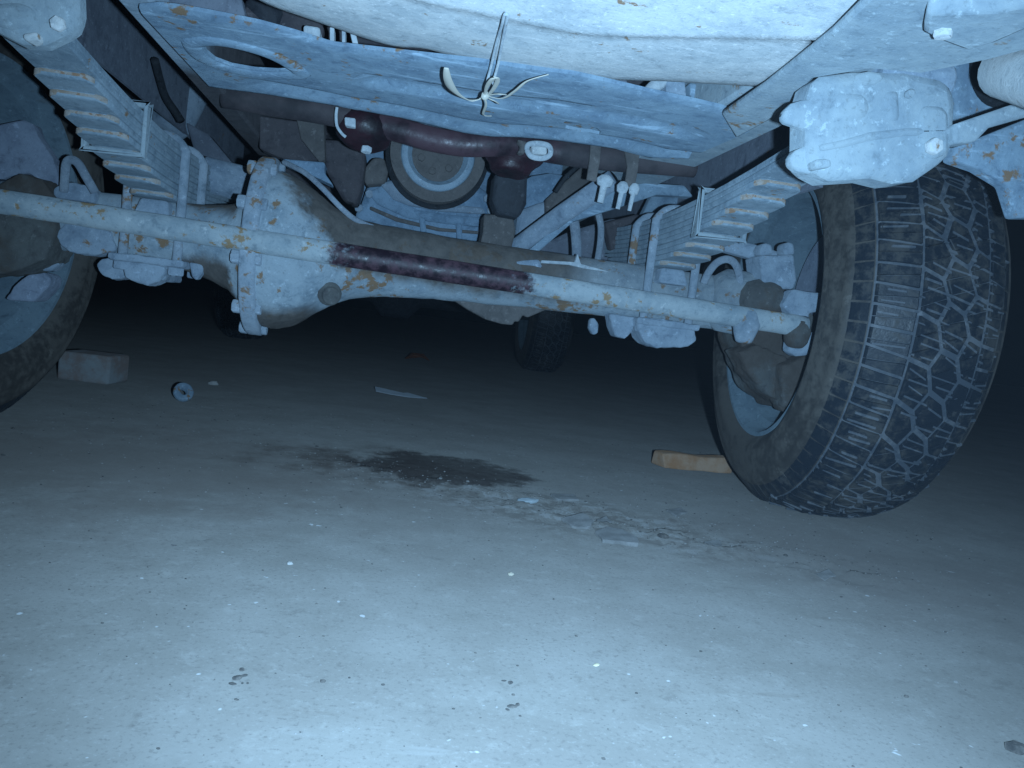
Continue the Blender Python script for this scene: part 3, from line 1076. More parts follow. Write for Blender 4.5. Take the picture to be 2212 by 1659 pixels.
def crown(v): return RTO - .0055 - .017 * abs(2 * v - 1) ** 3.0
def wheel_meshes(sgn, seed):
    rng = random.Random(seed)
    def squash(p):
        x, y, z = p
        if z < -RT:
            x *= 1 + min(.02, (-RT - z) * 1.2)
            z = -RT + (z + RT) * .04
        return (x, y, z)
    # carcass; x runs outboard from the wheel's mid plane
    ca = MB()
    prof = []
    for k in range(15):
        v = k / 14
        prof.append(((v - .5) * WT, crown(v)))
    half = [(.093, .309), (.101, .303), (.108, .296), (.1115, .2945), (.1145, .287), (.1138, .284), (.118, .273), (.1205, .269), (.122, .258), (.1208, .246), (.1225, .243), (.1205, .233), (.116, .226), (.110, .218), (.106, .213), (.100, .206)]
    prof = [(-a, r) for a, r in half[::-1]] + prof + half
    ca.lathe(prof, (0, 0, 0), (1, 0, 0), 120)
    ca.v = [squash((p[0] * sgn, p[1], p[2])) for p in ca.v]
    tyre = ca.mesh('tyre')
    tyre.materials.append(M['groove'])
    tyre.materials.append(M['side'])
    for p in tyre.polygons:
        p.use_smooth = True
        r = math.hypot(p.center.y, p.center.z)
        ax_ = abs(p.center.x)
        if ax_ > .0885: p.material_index = 1
    tr = MB()
    du = MB()
    jit = {}
    def jig(p):
        key = (round(p[0] % NP, 2), round(p[1], 3))
        if key not in jit: jit[key] = (rng.uniform(-.10, .10), rng.uniform(-.008, .008) if 0 < p[1] < 1 else 0)
        return (p[0] + jit[key][0], p[1] + jit[key][1])
    for cell, gap in tread_cells():
        cell = [jig(p) for p in cell]
        gap *= rng.uniform(.8, 1.15)
        whole = inset(cell, gap)
        if len(whole) < 3: continue
        # dust packed in the short sipes of each block
        bu, bv = sum(p[0] for p in whole) / len(whole), sum(p[1] for p in whole) / len(whole)
        big = max(p[0] for p in whole) - min(p[0] for p in whole) > 1.4
        for q in range(4 if big else 2):
            if rng.random() < (.3 if big else .55): continue
            su = bu + (q - (1.5 if big else .5)) * .42 + rng.uniform(-.06, .06)
            sv_ = bv + rng.uniform(-.03, .03) + (0 if big or bv > .5 else rng.uniform(-.07, .07))
            ln, wd_, sk = rng.uniform(.010, .020) / WT, rng.uniform(.0009, .0016) / PU, rng.uniform(.15, .45) if big else rng.uniform(-.05, .08)
            quad = [(su - wd_ - sk * .5, sv_ - ln), (su + wd_ - sk * .5, sv_ - ln), (su + wd_ + sk * .5, sv_ + ln), (su - wd_ + sk * .5, sv_ + ln)]
            vs_ = []
            for dh in (.002, .0061):
                for (u_, v_) in quad:
                    a = 2 * math.pi * u_ / NP
                    r = crown(v_) + dh
                    vs_.append(squash(((v_ - .5) * WT * sgn, r * math.sin(a), -r * math.cos(a))))
            du.add(vs_, [(4, 5, 6, 7), (0, 1, 5, 4), (1, 2, 6, 5), (2, 3, 7, 6), (3, 0, 4, 7)])
        for poly in sipes(whole, rng):
            n = len(poly)
            cu = sum(p[0] for p in poly) / n
            cv = sum(p[1] for p in poly) / n
            lift = .0058 + rng.uniform(-.0007, .0003)
            ring = []
            for (k, dh) in ((1.0, -.003), (1.0, lift * .8), (.93, lift)):
                for (u_, v_) in poly:
                    uu, vv = cu + (u_ - cu) * k, cv + (v_ - cv) * k
                    a = 2 * math.pi * uu / NP
                    r = crown(vv) + dh
                    ring.append(squash(((vv - .5) * WT * sgn, r * math.sin(a), -r * math.cos(a))))
            fs = []
            for lv in range(2):
                for q in range(n):
                    q2 = (q + 1) % n
                    fs.append((lv * n + q, lv * n + q2, (lv + 1) * n + q2, (lv + 1) * n + q))
            fs.append(tuple(range(2 * n, 3 * n)))
            tr.add(ring, fs)
    # shoulder lugs run a little way down the sidewall and die out
    for sd in (-1, 1):
        for i in range(NP):
            off = -.30 if sd * sgn * sgn < 0 else .35
            a0, a1 = 2 * math.pi * (i + .06 + off) / NP, 2 * math.pi * (i + .94 + off) / NP
            q, o_ = [], []
            for (ax_, r, axo, ro) in ((.084, .309, .0895, .3165), (.092, .303, .0980, .3085), (.100, .297, .1050, .3000), (.1075, .291, .1095, .2925)):
                for a in (a0, a1):
                    q.append((ax_ * sd * sgn, r * math.sin(a), -r * math.cos(a)))
                    o_.append((axo * sd * sgn, ro * math.sin(a), -ro * math.cos(a)))
            vs_ = [squash(p) for p in q + o_]
            fs_ = [(0, 1, 9, 8), (6, 7, 15, 14)]
            for j in range(3):
                e = 2 * j
                fs_ += [(8 + e, 9 + e, 11 + e, 10 + e), (e, e + 2, e + 10, e + 8), (e + 1, e + 3, e + 11, e + 9)]
            tr.add(vs_, fs_)
    tread = tr.mesh('tread')
    tread.materials.append(M['tread'])
    dust = du.mesh('tread_dust')
    dust.materials.append(M['groove'])
    ri = MB()
    ri.lathe([(-.106, .219), (-.110, .216), (-.110, .210), (-.104, .206), (-.085, .202), (-.080, .190), (-.04, .186), (.03, .186), (.05, .180), (.052, .150), (.045, .12), (.05, .09), (.055, .05), (.055, .0001)], (0, 0, 0), (1, 0, 0), 72)
    ri.v = [(p[0] * sgn, p[1], p[2]) for p in ri.v]
    rim = ri.mesh('rim')
    rim.materials.append(M['rim'])
    rim.polygons.foreach_set('use_smooth', [True] * len(rim.polygons))
    rim.set_sharp_from_angle(angle=R(50))
    return tyre, tread, dust, rim


WM = {1: wheel_meshes(1, 3), -1: wheel_meshes(-1, 5)}


def wheel(x, y, sgn, steer, spin):
    wh = empty('wheel', (x, y, RT), truck)
    wh.rotation_euler = (0, 0, -steer)
    for nm, me_ in zip(('tyre', 'tread', 'tread_dust', 'rim'), WM[sgn]):
        o_ = link(bpy.data.objects.new(nm, me_), wh)
        if nm == 'tread_dust': o_['kind'] = 'stuff'
    return wh


# wheel mid plane sits .108 outboard of the inner rim edge
WR = wheel(.618 + .108, .0, 1, R(6), 0)
WL = wheel(-.590 - .108, .0, -1, R(10), 0)
wheel(.82, 3.22, 1, 0, 0)
wheel(-.80, 3.22, -1, 0, 0)

# brake gear and knuckles, turned with each wheel
def brake(wh, sgn):
    mb = MB()
    mb.lathe([(-.015, .0001), (-.015, .150), (.0, .158), (.012, .158), (.012, .0001)], (0, 0, 0), (1, 0, 0), 64)
    mb.v = [(p[0] * sgn, p[1], p[2]) for p in mb.v]
    o = obj('brake_disc', mb, M['rotor'], wh, smooth=True)
    o.data.set_sharp_from_angle(angle=R(40))
    mb = MB()
    mb.lathe([(-.105, .0001), (-.105, .045), (-.09, .070), (-.055, .088), (-.02, .095), (.0, .095)], (0, 0, 0), (1, 0, 0), 40)
    mb.v = [(p[0] * sgn, p[1], p[2] * 1.08) for p in mb.v]
    obj('hub', mb, M['mud'], wh, lump=.010, lscale=.03)
brake(WR, 1)
brake(WL, -1)

# right knuckle
kn = pxp('steering_knuckle', [(1600, 690), (1640, 640), (1700, 620), (1760, 680), (1770, 740), (1745, 800), (1740, 860), (1715, 888), (1690, 886), (1682, 872), (1650, 850), (1625, 800), (1600, 740)], -.02, .10, M['mud'], truck, lump=.008, lscale=.03)
pxp('dust_cover', [(1596, 760), (1640, 745), (1700, 770), (1705, 840), (1690, 872), (1655, 850), (1622, 812)], -.05, .06, M['mud'], kn, lump=.008, lscale=.018)
pxp('lower_arm', [(1690, 790), (1745, 772), (1772, 742), (1770, 790), (1738, 830), (1722, 880), (1690, 880)], -.075, .05, M['mud'], kn, lump=.007, lscale=.016)
pxp('drain_boss', [(1676, 862), (1728, 866), (1716, 890), (1690, 890)], -.06, .03, M['mud'], kn, lump=.003, lscale=.012)
pxp('caliper_block', [(1642, 552), (1716, 550), (1722, 605), (1715, 625), (1650, 622)], -.06, .06, M['dust'], kn, .004)
pxp('stud', [(1643, 538), (1652, 524), (1668, 528), (1672, 550), (1644, 552)], -.05, .03, M['dust'], kn, .004)
pxp('stud', [(1694, 530), (1704, 522), (1716, 526), (1718, 550), (1695, 551)], -.05, .03, M['dust'], kn, .004)
pxp('steering_arm', [(1520, 500), (1560, 510), (1645, 530), (1690, 545), (1700, 565), (1640, 562), (1560, 540), (1520, 522)], -.02, .03, M['dust'], kn, .006)
pxp('arm_plate', [(1715, 624), (1745, 630), (1786, 634), (1786, 672), (1750, 676), (1748, 690), (1720, 688), (1690, 660)], -.09, .03, M['dust'], kn, .004)
pxp('brake_bracket', [(1714, 712), (1770, 720), (1760, 745), (1748, 768), (1722, 770), (1706, 760)], -.10, .03, M['dust'], kn, .005)
mb = MB()
c0 = at(1640, 655, 'Y', -.04)
mb.lathe([(-.042, .0001), (-.040, .014), (-.03, .028), (-.012, .038), (.008, .041), (.024, .036), (.034, .022), (.038, .0001)], c0, (.9, -.1, -.12), 36)
obj('swivel_boot', mb, M['mud'], kn, lump=.005, lscale=.02)
mb = MB()
c0 = at(1570, 650, 'Y', -.0)
mb.lathe([(-.03, .0001), (-.03, .036), (-.01, .052), (.03, .054), (.045, .045), (.045, .0001)], c0, (1, 0, -.05), 28)
obj('swivel_ball', mb, M['axle'], kn, smooth=True)
mb = MB()
e_ = at(1672, 706, 'Y', -.10)
mb.lathe([(-.022, .0001), (-.022, .014), (-.012, .020), (.0, .022), (.014, .018), (.03, .012), (.03, .0001)], at(1612, 700, 'Y', -.10), (0, .0, -1), 20)
obj('ball_joint', mb, M['dust_rust'], kn, lump=.002, lscale=.012)
mb = MB()
mb.lathe([(-.018, .0001), (-.018, .016), (.0, .022), (.018, .018), (.026, .010), (.026, .0001)], at(1722, 716, 'Y', -.10), (0, .0, -1), 20)
obj('ball_joint', mb, M['mud'], kn, lump=.003, lscale=.012)

# left knuckle
kl = pxp('steering_knuckle', [(-80, 430), (-20, 400), (40, 372), (90, 385), (118, 430), (120, 500), (95, 560), (40, 585), (-80, 600)], -.03, .09, M['mud'], truck, lump=.010, lscale=.03)
pxp('shield', [(-80, 292), (0, 268), (28, 262), (50, 258), (72, 268), (80, 292), (112, 340), (132, 400), (128, 440), (100, 400), (60, 372), (20, 380), (-80, 420)], .02, .03, M['rotor'], kl, .003)
pxp('caliper_block', [(10, 648), (30, 615), (60, 594), (95, 588), (108, 600), (105, 618), (72, 652)], .03, .05, M['rotor'], kl, lump=.003, lscale=.02)
pxp('stud', [(84, 578), (108, 560), (122, 545), (126, 572), (110, 584), (92, 586)], .03, .03, M['dust'], kl, .005)
pxp('arm_plate', [(112, 408), (128, 398), (160, 392), (192, 402), (205, 415), (204, 440), (118, 428)], -.02, .05, M['dust'], kl, lump=.003, lscale=.015)

# flexible brake hoses
pxtube('brake_hose', [(1520, 612, -.03), (1530, 590, -.035), (1548, 568, -.04), (1570, 560, -.045), (1588, 570, -.045), (1598, 600, -.04), (1600, 640, -.04)], M['hose'], truck, .0062, 10)
pxtube('brake_hose', [(138, 412, -.02), (140, 385, -.03), (143, 355, -.04), (152, 345, -.045), (168, 352, -.045), (185, 380, -.04), (205, 415, -.03)], M['hose'], truck, .0062, 10)

# ---- engine, seen behind the axle
mb = MB()
mb.box((-.10, .36, .43), (.30, .95, .85))
obj('engine_block', mb, M['engine'], truck, bevel=.01)
cov = pxp('timing_cover', [(762, 472), (780, 440), (792, 405), (806, 392), (840, 388), (900, 380), (1000, 385), (1052, 410), (1062, 440), (1056, 470), (1035, 520), (1020, 545), (960, 545), (880, 520), (800, 492)], .26, .14, M['engine'], truck, .012)
pxp('cover_rim', [(795, 415), (825, 400), (850, 398), (862, 430), (900, 452), (960, 462), (1048, 470), (1040, 490), (960, 482), (880, 470), (840, 452), (815, 440)], .248, .02, M['engine'], cov, .006)
pxp('cover_rim', [(820, 396), (850, 388), (915, 405), (960, 440), (1045, 448), (1050, 462), (950, 455), (880, 442), (850, 430)], .238, .02, M['dust'], cov, .006)
pxp('relief_strip', [(800, 445), (860, 470), (950, 492), (1045, 500), (1044, 506), (948, 499), (856, 478), (798, 452)], .252, .02, M['coverbrown'], cov, .002)  # dark strip added to draw the cover's relief, shading put into colour
pxp('cover_rib', [(905, 468), (918, 470), (925, 530), (912, 528)], .245, .02, M['engine'], cov, .004)
pxp('cover_rib', [(985, 480), (998, 481), (1000, 536), (988, 535)], .245, .02, M['engine'], cov, .004)
pxp('bracket', [(786, 365), (806, 340), (830, 340), (838, 372), (832, 395), (788, 398)], .22, .06, M['coverbrown'], cov, .006)
for (bx, by) in ((798, 420), (775, 450), (1052, 430), (1060, 455), (1040, 500), (860, 392)):
    mb = MB()
    mb.hexbolt(at(bx, by, 'Y', .258), (0, -1, 0), .008, .010)
    obj('bolt', mb, M['dust'], cov, bevel=.001)
pcen = at(946, 335, 'Y', .19)
pu = MB()
pu.lathe([(.03, .0001), (.03, .082), (.0, .084), (-.004, .084), (-.006, .080), (.003, .076), (.003, .068), (-.008, .064), (-.010, .060), (-.010, .054), (-.002, .050), (.006, .046), (.008, .0001)], pcen, (0, 1, 0), 72)
pul = obj('crank_pulley', pu, M['pulley'], truck, smooth=True)
pul.data.set_sharp_from_angle(angle=R(40))
mb = MB()
mb.lathe([(-.012, .066), (-.012, .0845), (.018, .0845), (.018, .066)], pcen, (0, 1, 0), 72, close=True)
o = obj('pulley_groove', mb, M['coverbrown'], pul, smooth=True)
o.data.set_sharp_from_angle(angle=R(40))
mb = MB()
mb.lathe([(.002, .0001), (.002, .046), (.010, .046)], pcen, (0, 1, 0), 40)
obj('pulley_hub', mb, M['coverbrown'], pul)
for k in range(6):
    a = k * math.pi / 3 + .3
    mb = MB()
    mb.hexbolt(pcen + Vector((math.cos(a) * .03, .002, math.sin(a) * .03)), (0, -1, 0), .007, .008)
    obj('bolt', mb, M['coverbrown'], pul, bevel=.001)
# fan belt round the pulley, rising on either side
bpath = [pcen + Vector((-.10, .03, .20))]
for k in range(19):
    a = math.pi * (1.02 + .93 * k / 18)
    bpath.append(pcen + Vector((math.cos(a) * .088, .025, math.sin(a) * .088)))
bpath.append(pcen + Vector((.15, .03, .20)))
mb = MB()
mb.tube(bpath, .006, 6)
obj('fan_belt', mb, M['black'], truck)
pxp('oil_pan', [(560, 470), (700, 470), (800, 495), (900, 530), (1060, 560), (1060, 600), (560, 560)], .45, .6, M['brown'], truck, .01)
pxp('engine_mount', [(838, 255), (850, 300), (840, 345), (842, 380), (790, 395), (782, 330), (760, 300), (700, 290), (702, 360), (715, 420), (770, 470), (560, 470), (560, 220), (840, 225)], .50, .1, M['brown'], truck, .004)
pxp('mount_pillar', [(695, 300), (770, 305), (790, 330), (782, 400), (770, 440), (740, 430), (705, 370)], .16, .08, M['brown'], truck, .006)
pxp('mount_bracket', [(640, 256), (700, 268), (702, 345), (690, 350), (650, 300)], .12, .03, M['coverbrown'], truck, .002)
pxp('mount_bracket', [(560, 250), (650, 262), (700, 330), (700, 345), (640, 350), (600, 338), (560, 320)], .14, .04, M['brown'], truck, .003)
pxp('mount_flange', [(604, 342), (650, 346), (702, 350), (700, 372), (720, 400), (660, 372), (612, 352)], .10, .05, M['engine'], truck, .004)

# oily lower bar under the crossmember's rear edge, and the rubber mounts on it
def bar_mat():
    t = NT('crossbar, oily in the middle')
    n1 = t.noise(14, 5, .65)
    n2 = t.noise(80, 4, .7, off=4)
    x, y, z = t.xyz()
    oil = t.math('MULTIPLY', t.ramp(x, -.10, -.06), t.ramp(x, .19, .22, 1, 0))
    dry = t.mix(t.ramp(n1, .35, .65), (.030, .026, .030), (.075, .060, .064))
    c = t.mix(oil, dry, t.mix(t.ramp(n1, .35, .62), (.022, .013, .018), (.085, .048, .058)))
    t.l(c, t.b.inputs['Base Color'])
    t.l(t.math('SUBTRACT', .78, t.math('MULTIPLY', oil, t.ramp(n2, .3, .7, .42, .1))), t.b.inputs['Roughness'])
    t.bump(n2, .4, .002)
    return t.m
bar = pxtube('lower_bar', [(484, 206, -.097), (540, 215, -.10), (600, 226, -.10), (700, 242, -.10), (790, 262, -.10), (860, 280, -.105), (930, 300, -.11), (1000, 312, -.11), (1060, 312, -.11), (1120, 312, -.10), (1200, 328, -.10), (1300, 342, -.10), (1420, 352, -.10), (1500, 358, -.10)], bar_mat(), truck, .0175, 16, 5)
mb = MB()
mc = at(785, 292, 'Y', -.09)
mb.lathe([(.028, .0001), (.028, .018), (.022, .036), (.008, .041), (-.006, .038), (-.015, .026), (-.018, .012), (-.018, .0001)], mc, (.1, .25, 1), 32)
obj('rubber_mount', mb, M['rubber_mount'], truck, smooth=True)
mb = MB()
mb.hexbolt(at(792, 318, 'Y', -.10), (0, -.2, -1), .008, .008)
obj('mount_bolt', mb, M['bright'], truck, bevel=.001)
pxp('bolt_head', [(744, 252), (768, 255), (768, 275), (745, 270)], -.135, .02, M['bright'], bar, .002)
pxtube('wire_clip', [(728, 232, -.15), (726, 250, -.15), (728, 272, -.15), (738, 288, -.15), (747, 296, -.15)], M['bright'], truck, .0022, 6)
mb = MB()
mc = at(1106, 345, 'Y', -.06)
mb.lathe([(.026, .0001), (.026, .055), (.018, .054), (.004, .046), (-.012, .032), (-.022, .030), (-.022, .0001)], mc, (.08, .1, 1), 36)
obj('rubber_mount', mb, M['rubber_mount'], truck, lump=.004, lscale=.02)
pxp('mount_stem', [(1070, 372), (1140, 372), (1138, 440), (1122, 470), (1075, 462), (1064, 430)], .04, .06, M['dark'], truck, .006)
pxp('mount_foot', [(1046, 462), (1108, 466), (1114, 500), (1104, 540), (1036, 536), (1044, 500)], .08, .06, M['coverbrown'], truck, .003)
pxp('clamp', [(1118, 300), (1140, 306), (1134, 332), (1118, 330), (1126, 316)], -.135, .02, M['coverbrown'], bar, .003)
pxtube('clamp_ring', [(1138, 324, -.14), (1148, 338, -.145), (1172, 342, -.145), (1188, 334, -.145), (1186, 316, -.14), (1165, 310, -.14), (1142, 312, -.14), (1138, 324, -.14)], M['bright'], bar, .004, 8)
pxp('clamp', [(1148, 312), (1182, 316), (1182, 334), (1150, 332)], -.138, .02, M['pale'], bar, .003)

# steering box side: blocks, drag link, straps
pxp('alternator', [(1138, 380), (1190, 372), (1245, 380), (1242, 420), (1205, 450), (1180, 475), (1175, 500), (1140, 498), (1130, 450)], .22, .12, M['engine'], truck, .012)
pxp('block_flange', [(1120, 455), (1160, 440), (1230, 420), (1250, 440), (1190, 500), (1160, 530), (1115, 505)], .18, .06, M['dust'], truck, .008)
pxp('shaft_cover', [(1180, 430), (1290, 330), (1300, 345), (1280, 400), (1180, 470)], .16, .03, M['coverbrown'], truck, .004)
mb = MB()
mb.tube([at(1040, 590, 'Y', .14), at(1215, 462, 'Y', .05), at(1325, 388, 'Y', -.02)], .016, 16)
obj('drag_link', mb, M['dust'], truck, smooth=True)
pxp('drag_arm', [(1118, 560), (1310, 402), (1400, 395), (1480, 400), (1500, 425), (1420, 420), (1330, 450), (1240, 478), (1150, 555)], .06, .03, M['blue'], truck, .004)
pxp('strap', [(1277, 300), (1300, 302), (1296, 350), (1288, 392), (1268, 388), (1274, 345)], -.128, .006, M['coverbrown'], truck, .001)
pxp('strap', [(1348, 318), (1382, 330), (1378, 370), (1370, 410), (1350, 404), (1356, 360)], -.128, .006, M['coverbrown'], truck, .001)
for (bx, by, r_) in ((1308, 386, .013), (1346, 400, .009), (1371, 404, .008)):
    mb = MB()
    c0 = at(bx, by, 'Y', -.135)
    mb.lathe([(.006, .0001), (.004, r_ * .6), (-.002, r_), (-.010, r_ * .8), (-.012, r_ * .4), (-.035, r_ * .35), (-.035, .0001)], c0, (.1, 0, 1), 14)
    obj('grease_nipple', mb, M['bright'], truck, smooth=True)
pxp('rail_gusset', [(1420, 398), (1490, 405), (1520, 470), (1460, 520), (1380, 480), (1400, 440)], .25, .03, M['blue'], truck, .004)
pxp('gearbox_mount', [(1140, 545), (1230, 500), (1330, 470), (1380, 490), (1390, 600), (1180, 590)], .32, .2, M['shade'], truck, .01)
pxp('cover_plate', [(1308, 480), (1380, 462), (1395, 500), (1392, 530), (1320, 540)], .24, .03, M['brown'], truck, .004)
pxtube('oil_hose', [(1238, 470, .10), (1243, 500, .10), (1246, 550, .10), (1242, 600, .08)], M['hose'], truck, .009, 10)
pxtube('oil_hose', [(1292, 460, .12), (1298, 490, .12), (1296, 530, .12), (1286, 590, .10)], M['hose'], truck, .006, 10)
pxtube('cable', [(1265, 345, .1), (1225, 380, .1), (1200, 415, .1)], M['black'], truck, .004, 6)

# left side behind the spring: steering box and an added black tube as its shadow
pxtube('shadow_tube', [(335, 130, .1), (345, 170, .14), (358, 210, .18), (378, 240, .2), (392, 262, .2)], M['black'], truck, .0065, 8)
mb = MB()
mb.lathe([(-.06, .0001), (-.06, .030), (-.04, .040), (.06, .040), (.08, .03), (.08, .0001)], at(390, 230, 'Y', .45), (.3, .3, 1), 24)
obj('steering_box', mb, M['dust'], truck, smooth=True)
pxp('frame_bracket', [(400, 262), (450, 290), (500, 350), (560, 400), (540, 430), (440, 430), (420, 330)], .40, .05, M['shade'], truck, .006)
mb = MB()
mb.lathe([(-.06, .0001), (-.06, .030), (.05, .032), (.06, .024), (.06, .0001)], at(515, 395, 'Y', .2), (1, .2, -.1), 24)
obj('shock_absorber', mb, M['dust'], truck, bevel=.003)

# driveline to the rear, lost in the dark
mb = MB()
mb.tube([(-.16, .20, .36), (-.10, 1.0, .42), (-.02, 2.9, .36)], .03, 14)
obj('propeller_shaft', mb, M['dark'], truck, smooth=True)
mb = MB()
mb.box((-.12, .95, .44), (.22, 1.7, .66))
obj('gearbox', mb, M['dark'], truck, bevel=.03)
mb = MB()
mb.tube([(-.70, 3.05, .325), (-.14, 3.05, .325), (-.08, 3.05, .325), (.06, 3.05, .325), (.12, 3.05, .325), (.72, 3.05, .325)], [.05, .05, .12, .12, .05, .05], 16)
obj('rear_axle', mb, M['dark'], truck, smooth=True)

# ------------------------------------------------------------------ loose things on the floor and on the crossmember
# plastic ribbon knotted round the crossmember
rb = empty('plastic_ribbon', at(1045, 205, 'Z', .49))
tag(rb, 'cream plastic ribbon knotted round the blue crossmember', 'ribbon')
def ribbon(name, pts, wid, mat, parent, Z=.492):
    P = spline([at(x, y, 'Z', Z + dz) for (x, y, dz) in pts], 6)
    mb = MB()
    vs = []
    for i, p in enumerate(P):
        t = (P[min(i + 1, len(P) - 1)] - P[max(i - 1, 0)]).normalized()
        k = i / (len(P) - 1)
        ww = wid * (math.sin(math.pi * min(1, max(0, .06 + .88 * k))) ** .6)
        tw = .5 * math.sin(k * 3)
        s_ = (t.cross(Vector((0, math.sin(tw), -math.cos(tw))))).normalized() * ww
        vs += [p - s_, p + s_]
    mb.add(vs, [(2 * i, 2 * i + 1, 2 * i + 3, 2 * i + 2) for i in range(len(P) - 1)])
    o = obj(name, mb, mat, parent, smooth=True)
    o.matrix_parent_inverse = parent.matrix_world.inverted()
    s2 = o.modifiers.new('thick', 'SOLIDIFY')
    s2.thickness = .0008
    return o
rb.matrix_world  # placed
bpy.context.view_layer.update()
t_ = NT('cream plastic ribbon')
t_.l(t_.mix(t_.noise(60, 3, .6), (.50, .47, .40), (.66, .63, .55)), t_.b.inputs['Base Color'])
t_.b.inputs['Roughness'].default_value = .45
M['ribbon'] = t_.m
ribbon('ribbon_tail', [(964, 146, -.012), (968, 172, -.014), (982, 198, -.012), (1008, 214, -.009), (1034, 214, -.006), (1050, 207, -.003)], .0054, M['ribbon'], rb)
ribbon('ribbon_loop', [(1047, 206, -.004), (1052, 186, -.010), (1062, 172, -.012), (1072, 166, -.010), (1074, 176, -.008), (1064, 194, -.006), (1051, 208, -.004)], .0026, M['ribbon'], rb)
ribbon('ribbon_tail', [(1050, 206, -.004), (1085, 212, -.008), (1112, 196, -.009), (1140, 174, -.006), (1185, 160, .0)], .0015, M['ribbon'], rb)
ribbon('ribbon_tail', [(1052, 206, -.004), (1076, 202, -.006), (1094, 204, -.005)], .0018, M['ribbon'], rb)
ribbon('ribbon_tail', [(1046, 208, -.004), (1050, 225, -.007), (1044, 247, -.004), (1062, 250, -.004)], .0014, M['ribbon'], rb)
ribbon('ribbon_tail', [(1052, 210, -.004), (1066, 216, -.007), (1078, 224, -.005)], .0016, M['ribbon'], rb)
kb = MB()
kb.lathe([(-.005, .0001), (-.004, .003), (0, .0045), (.004, .003), (.005, .0001)], at(1048, 207, 'Z', .486), (.4, .3, .8), 12)
o = obj('knot', kb, M['ribbon'], rb, smooth=True)
o.matrix_parent_inverse = rb.matrix_world.inverted()
# wire loop from the bumper down to the crossmember
mb = MB()
mb.tube(spline([at(x_, y_, 'Z', z_) for x_, y_, z_ in [(1052, 178, .488), (1062, 138, .498), (1072, 95, .5005), (1084, 55, .4995), (1090, 32, .499), (1096, 34, .499), (1091, 60, .4995), (1083, 100, .5005), (1076, 138, .498), (1064, 182, .488)]], 5), .0015, 6)
wl = obj('wire_loop', mb, M['bright'], None, smooth=True)
tag(wl, 'thin wire loop hanging from the pale bumper panel to the ribbon', 'wire')

# half brick behind the left-hand tyre
def stone_mat(name, a, b, sc=30):
    t = NT(name)
    n1 = t.noise(sc, 6, .7)
    t.l(t.mix(t.ramp(n1, .35, .65), a, b), t.b.inputs['Base Color'])
    t.b.inputs['Roughness'].default_value = .9
    t.bump(n1, .5, .003)
    return t.m
mb = MB()
mb.box((-.06, -.05, 0), (.06, .05, .066))
bk = obj('brick', mb, stone_mat('old brick', (.26, .205, .185), (.31, .33, .34), 22), None, bevel=.006)
bk.location = (-.695, .74, -.003)
bk.rotation_euler = (0, 0, R(-8))
tag(bk, 'dusty brick lying on the floor behind the left-hand tyre', 'brick')

mb = MB()
vs = []
for i in range(9):
    x = -.08 + .16 * i / 8
    j = .0 if i else .012
    vs += [(x + j, -.026 + .004 * math.sin(i * 1.7), .0), (x, .026, .0), (x + j * .3, .024, .028 + .002 * math.sin(i)), (x + j * .2, -.022 + .003 * math.sin(i * 1.7), .030 - .002 * math.cos(i * 1.3))]
fs = []
for i in range(8):
    for q in range(4): fs.append((i * 4 + q, i * 4 + (q + 1) % 4, i * 4 + 4 + (q + 1) % 4, i * 4 + 4 + q))
fs += [(3, 2, 1, 0), (32, 33, 34, 35)]
mb.add(vs, fs)
wd = obj('wood_offcut', mb, stone_mat('raw wood', (.38, .20, .10), (.46, .31, .21), 26), None, bevel=.003)
wd.location = (.625, .275, -.002)
wd.rotation_euler = (0, 0, R(4))
tag(wd, 'orange brown wood offcut lying behind the right-hand tyre', 'wood')

mb = MB()
mb.lathe([(0, .009), (0, .024), (.006, .027), (.016, .027), (.020, .023), (.018, .010), (.012, .009)], (0, 0, 0), (0, 0, 1), 28, close=True)
cpz = obj('bearing_ring', mb, M['blue'], None, bevel=.001)
p = at(392, 868, 'Z', 0)
cpz.location = (p.x, p.y, .018)
cpz.rotation_euler = (R(62), R(8), R(25))
cpz.scale = (.76, .76, .76)
tag(cpz, 'small round metal ring lying on the floor to the right of the brick', 'ring')

t_ = NT('clear scratched plastic')
t_.b.inputs['Base Color'].default_value = (.52, .58, .64, 1)
t_.b.inputs['Roughness'].default_value = .22
t_.bump(t_.noise(40, 4, .6), .5, .004)
mb = MB()
pts = [(-.075, -.015), (-.078, .022), (-.05, .02), (0, .006), (.02, .016), (.05, .004), (.078, -.012), (.03, -.024), (-.03, -.022)]
mb.prism([(x, y, .002 + .012 * math.sin(6 * x + 9) ** 2 + .2 * max(0, y) * .6) for x, y in pts], (0, 0, .0015))
sh = obj('plastic_shard', mb, t_.m)
p = at(866, 852, 'Z', 0)
sh.location = (p.x, p.y, -.003)
sh.rotation_euler = (R(10), 0, R(3))
tag(sh, 'torn strip of shiny clear plastic in the middle of the dark floor', 'plastic scrap')

mb = MB()
mb.prism([(x * .06, y * .09, .01 + .03 * abs(math.sin(3 * x))) for x, y in [(-1, -.2), (-.4, -.9), (.3, -.7), (1, .1), (.5, .8), (-.5, .6)]], (0, 0, .004))
lf = obj('dry_leaf', mb, stone_mat('dry leaf', (.34, .12, .04), (.22, .07, .03), 20))
p = at(900, 780, 'Z', 0)
lf.location = (p.x, p.y - .1, -.002)
tag(lf, 'curled red brown dry leaf on the dark floor between the rear wheels', 'leaf')

# stones and chips one can pick out
pale_st = stone_mat('pale stone', (.38, .38, .37), (.50, .50, .49), 60)
dark_st = stone_mat('dark stone', (.055, .055, .055), (.14, .13, .12), 120)
grey_st = stone_mat('broken concrete', (.18, .178, .175), (.27, .268, .265), 40)


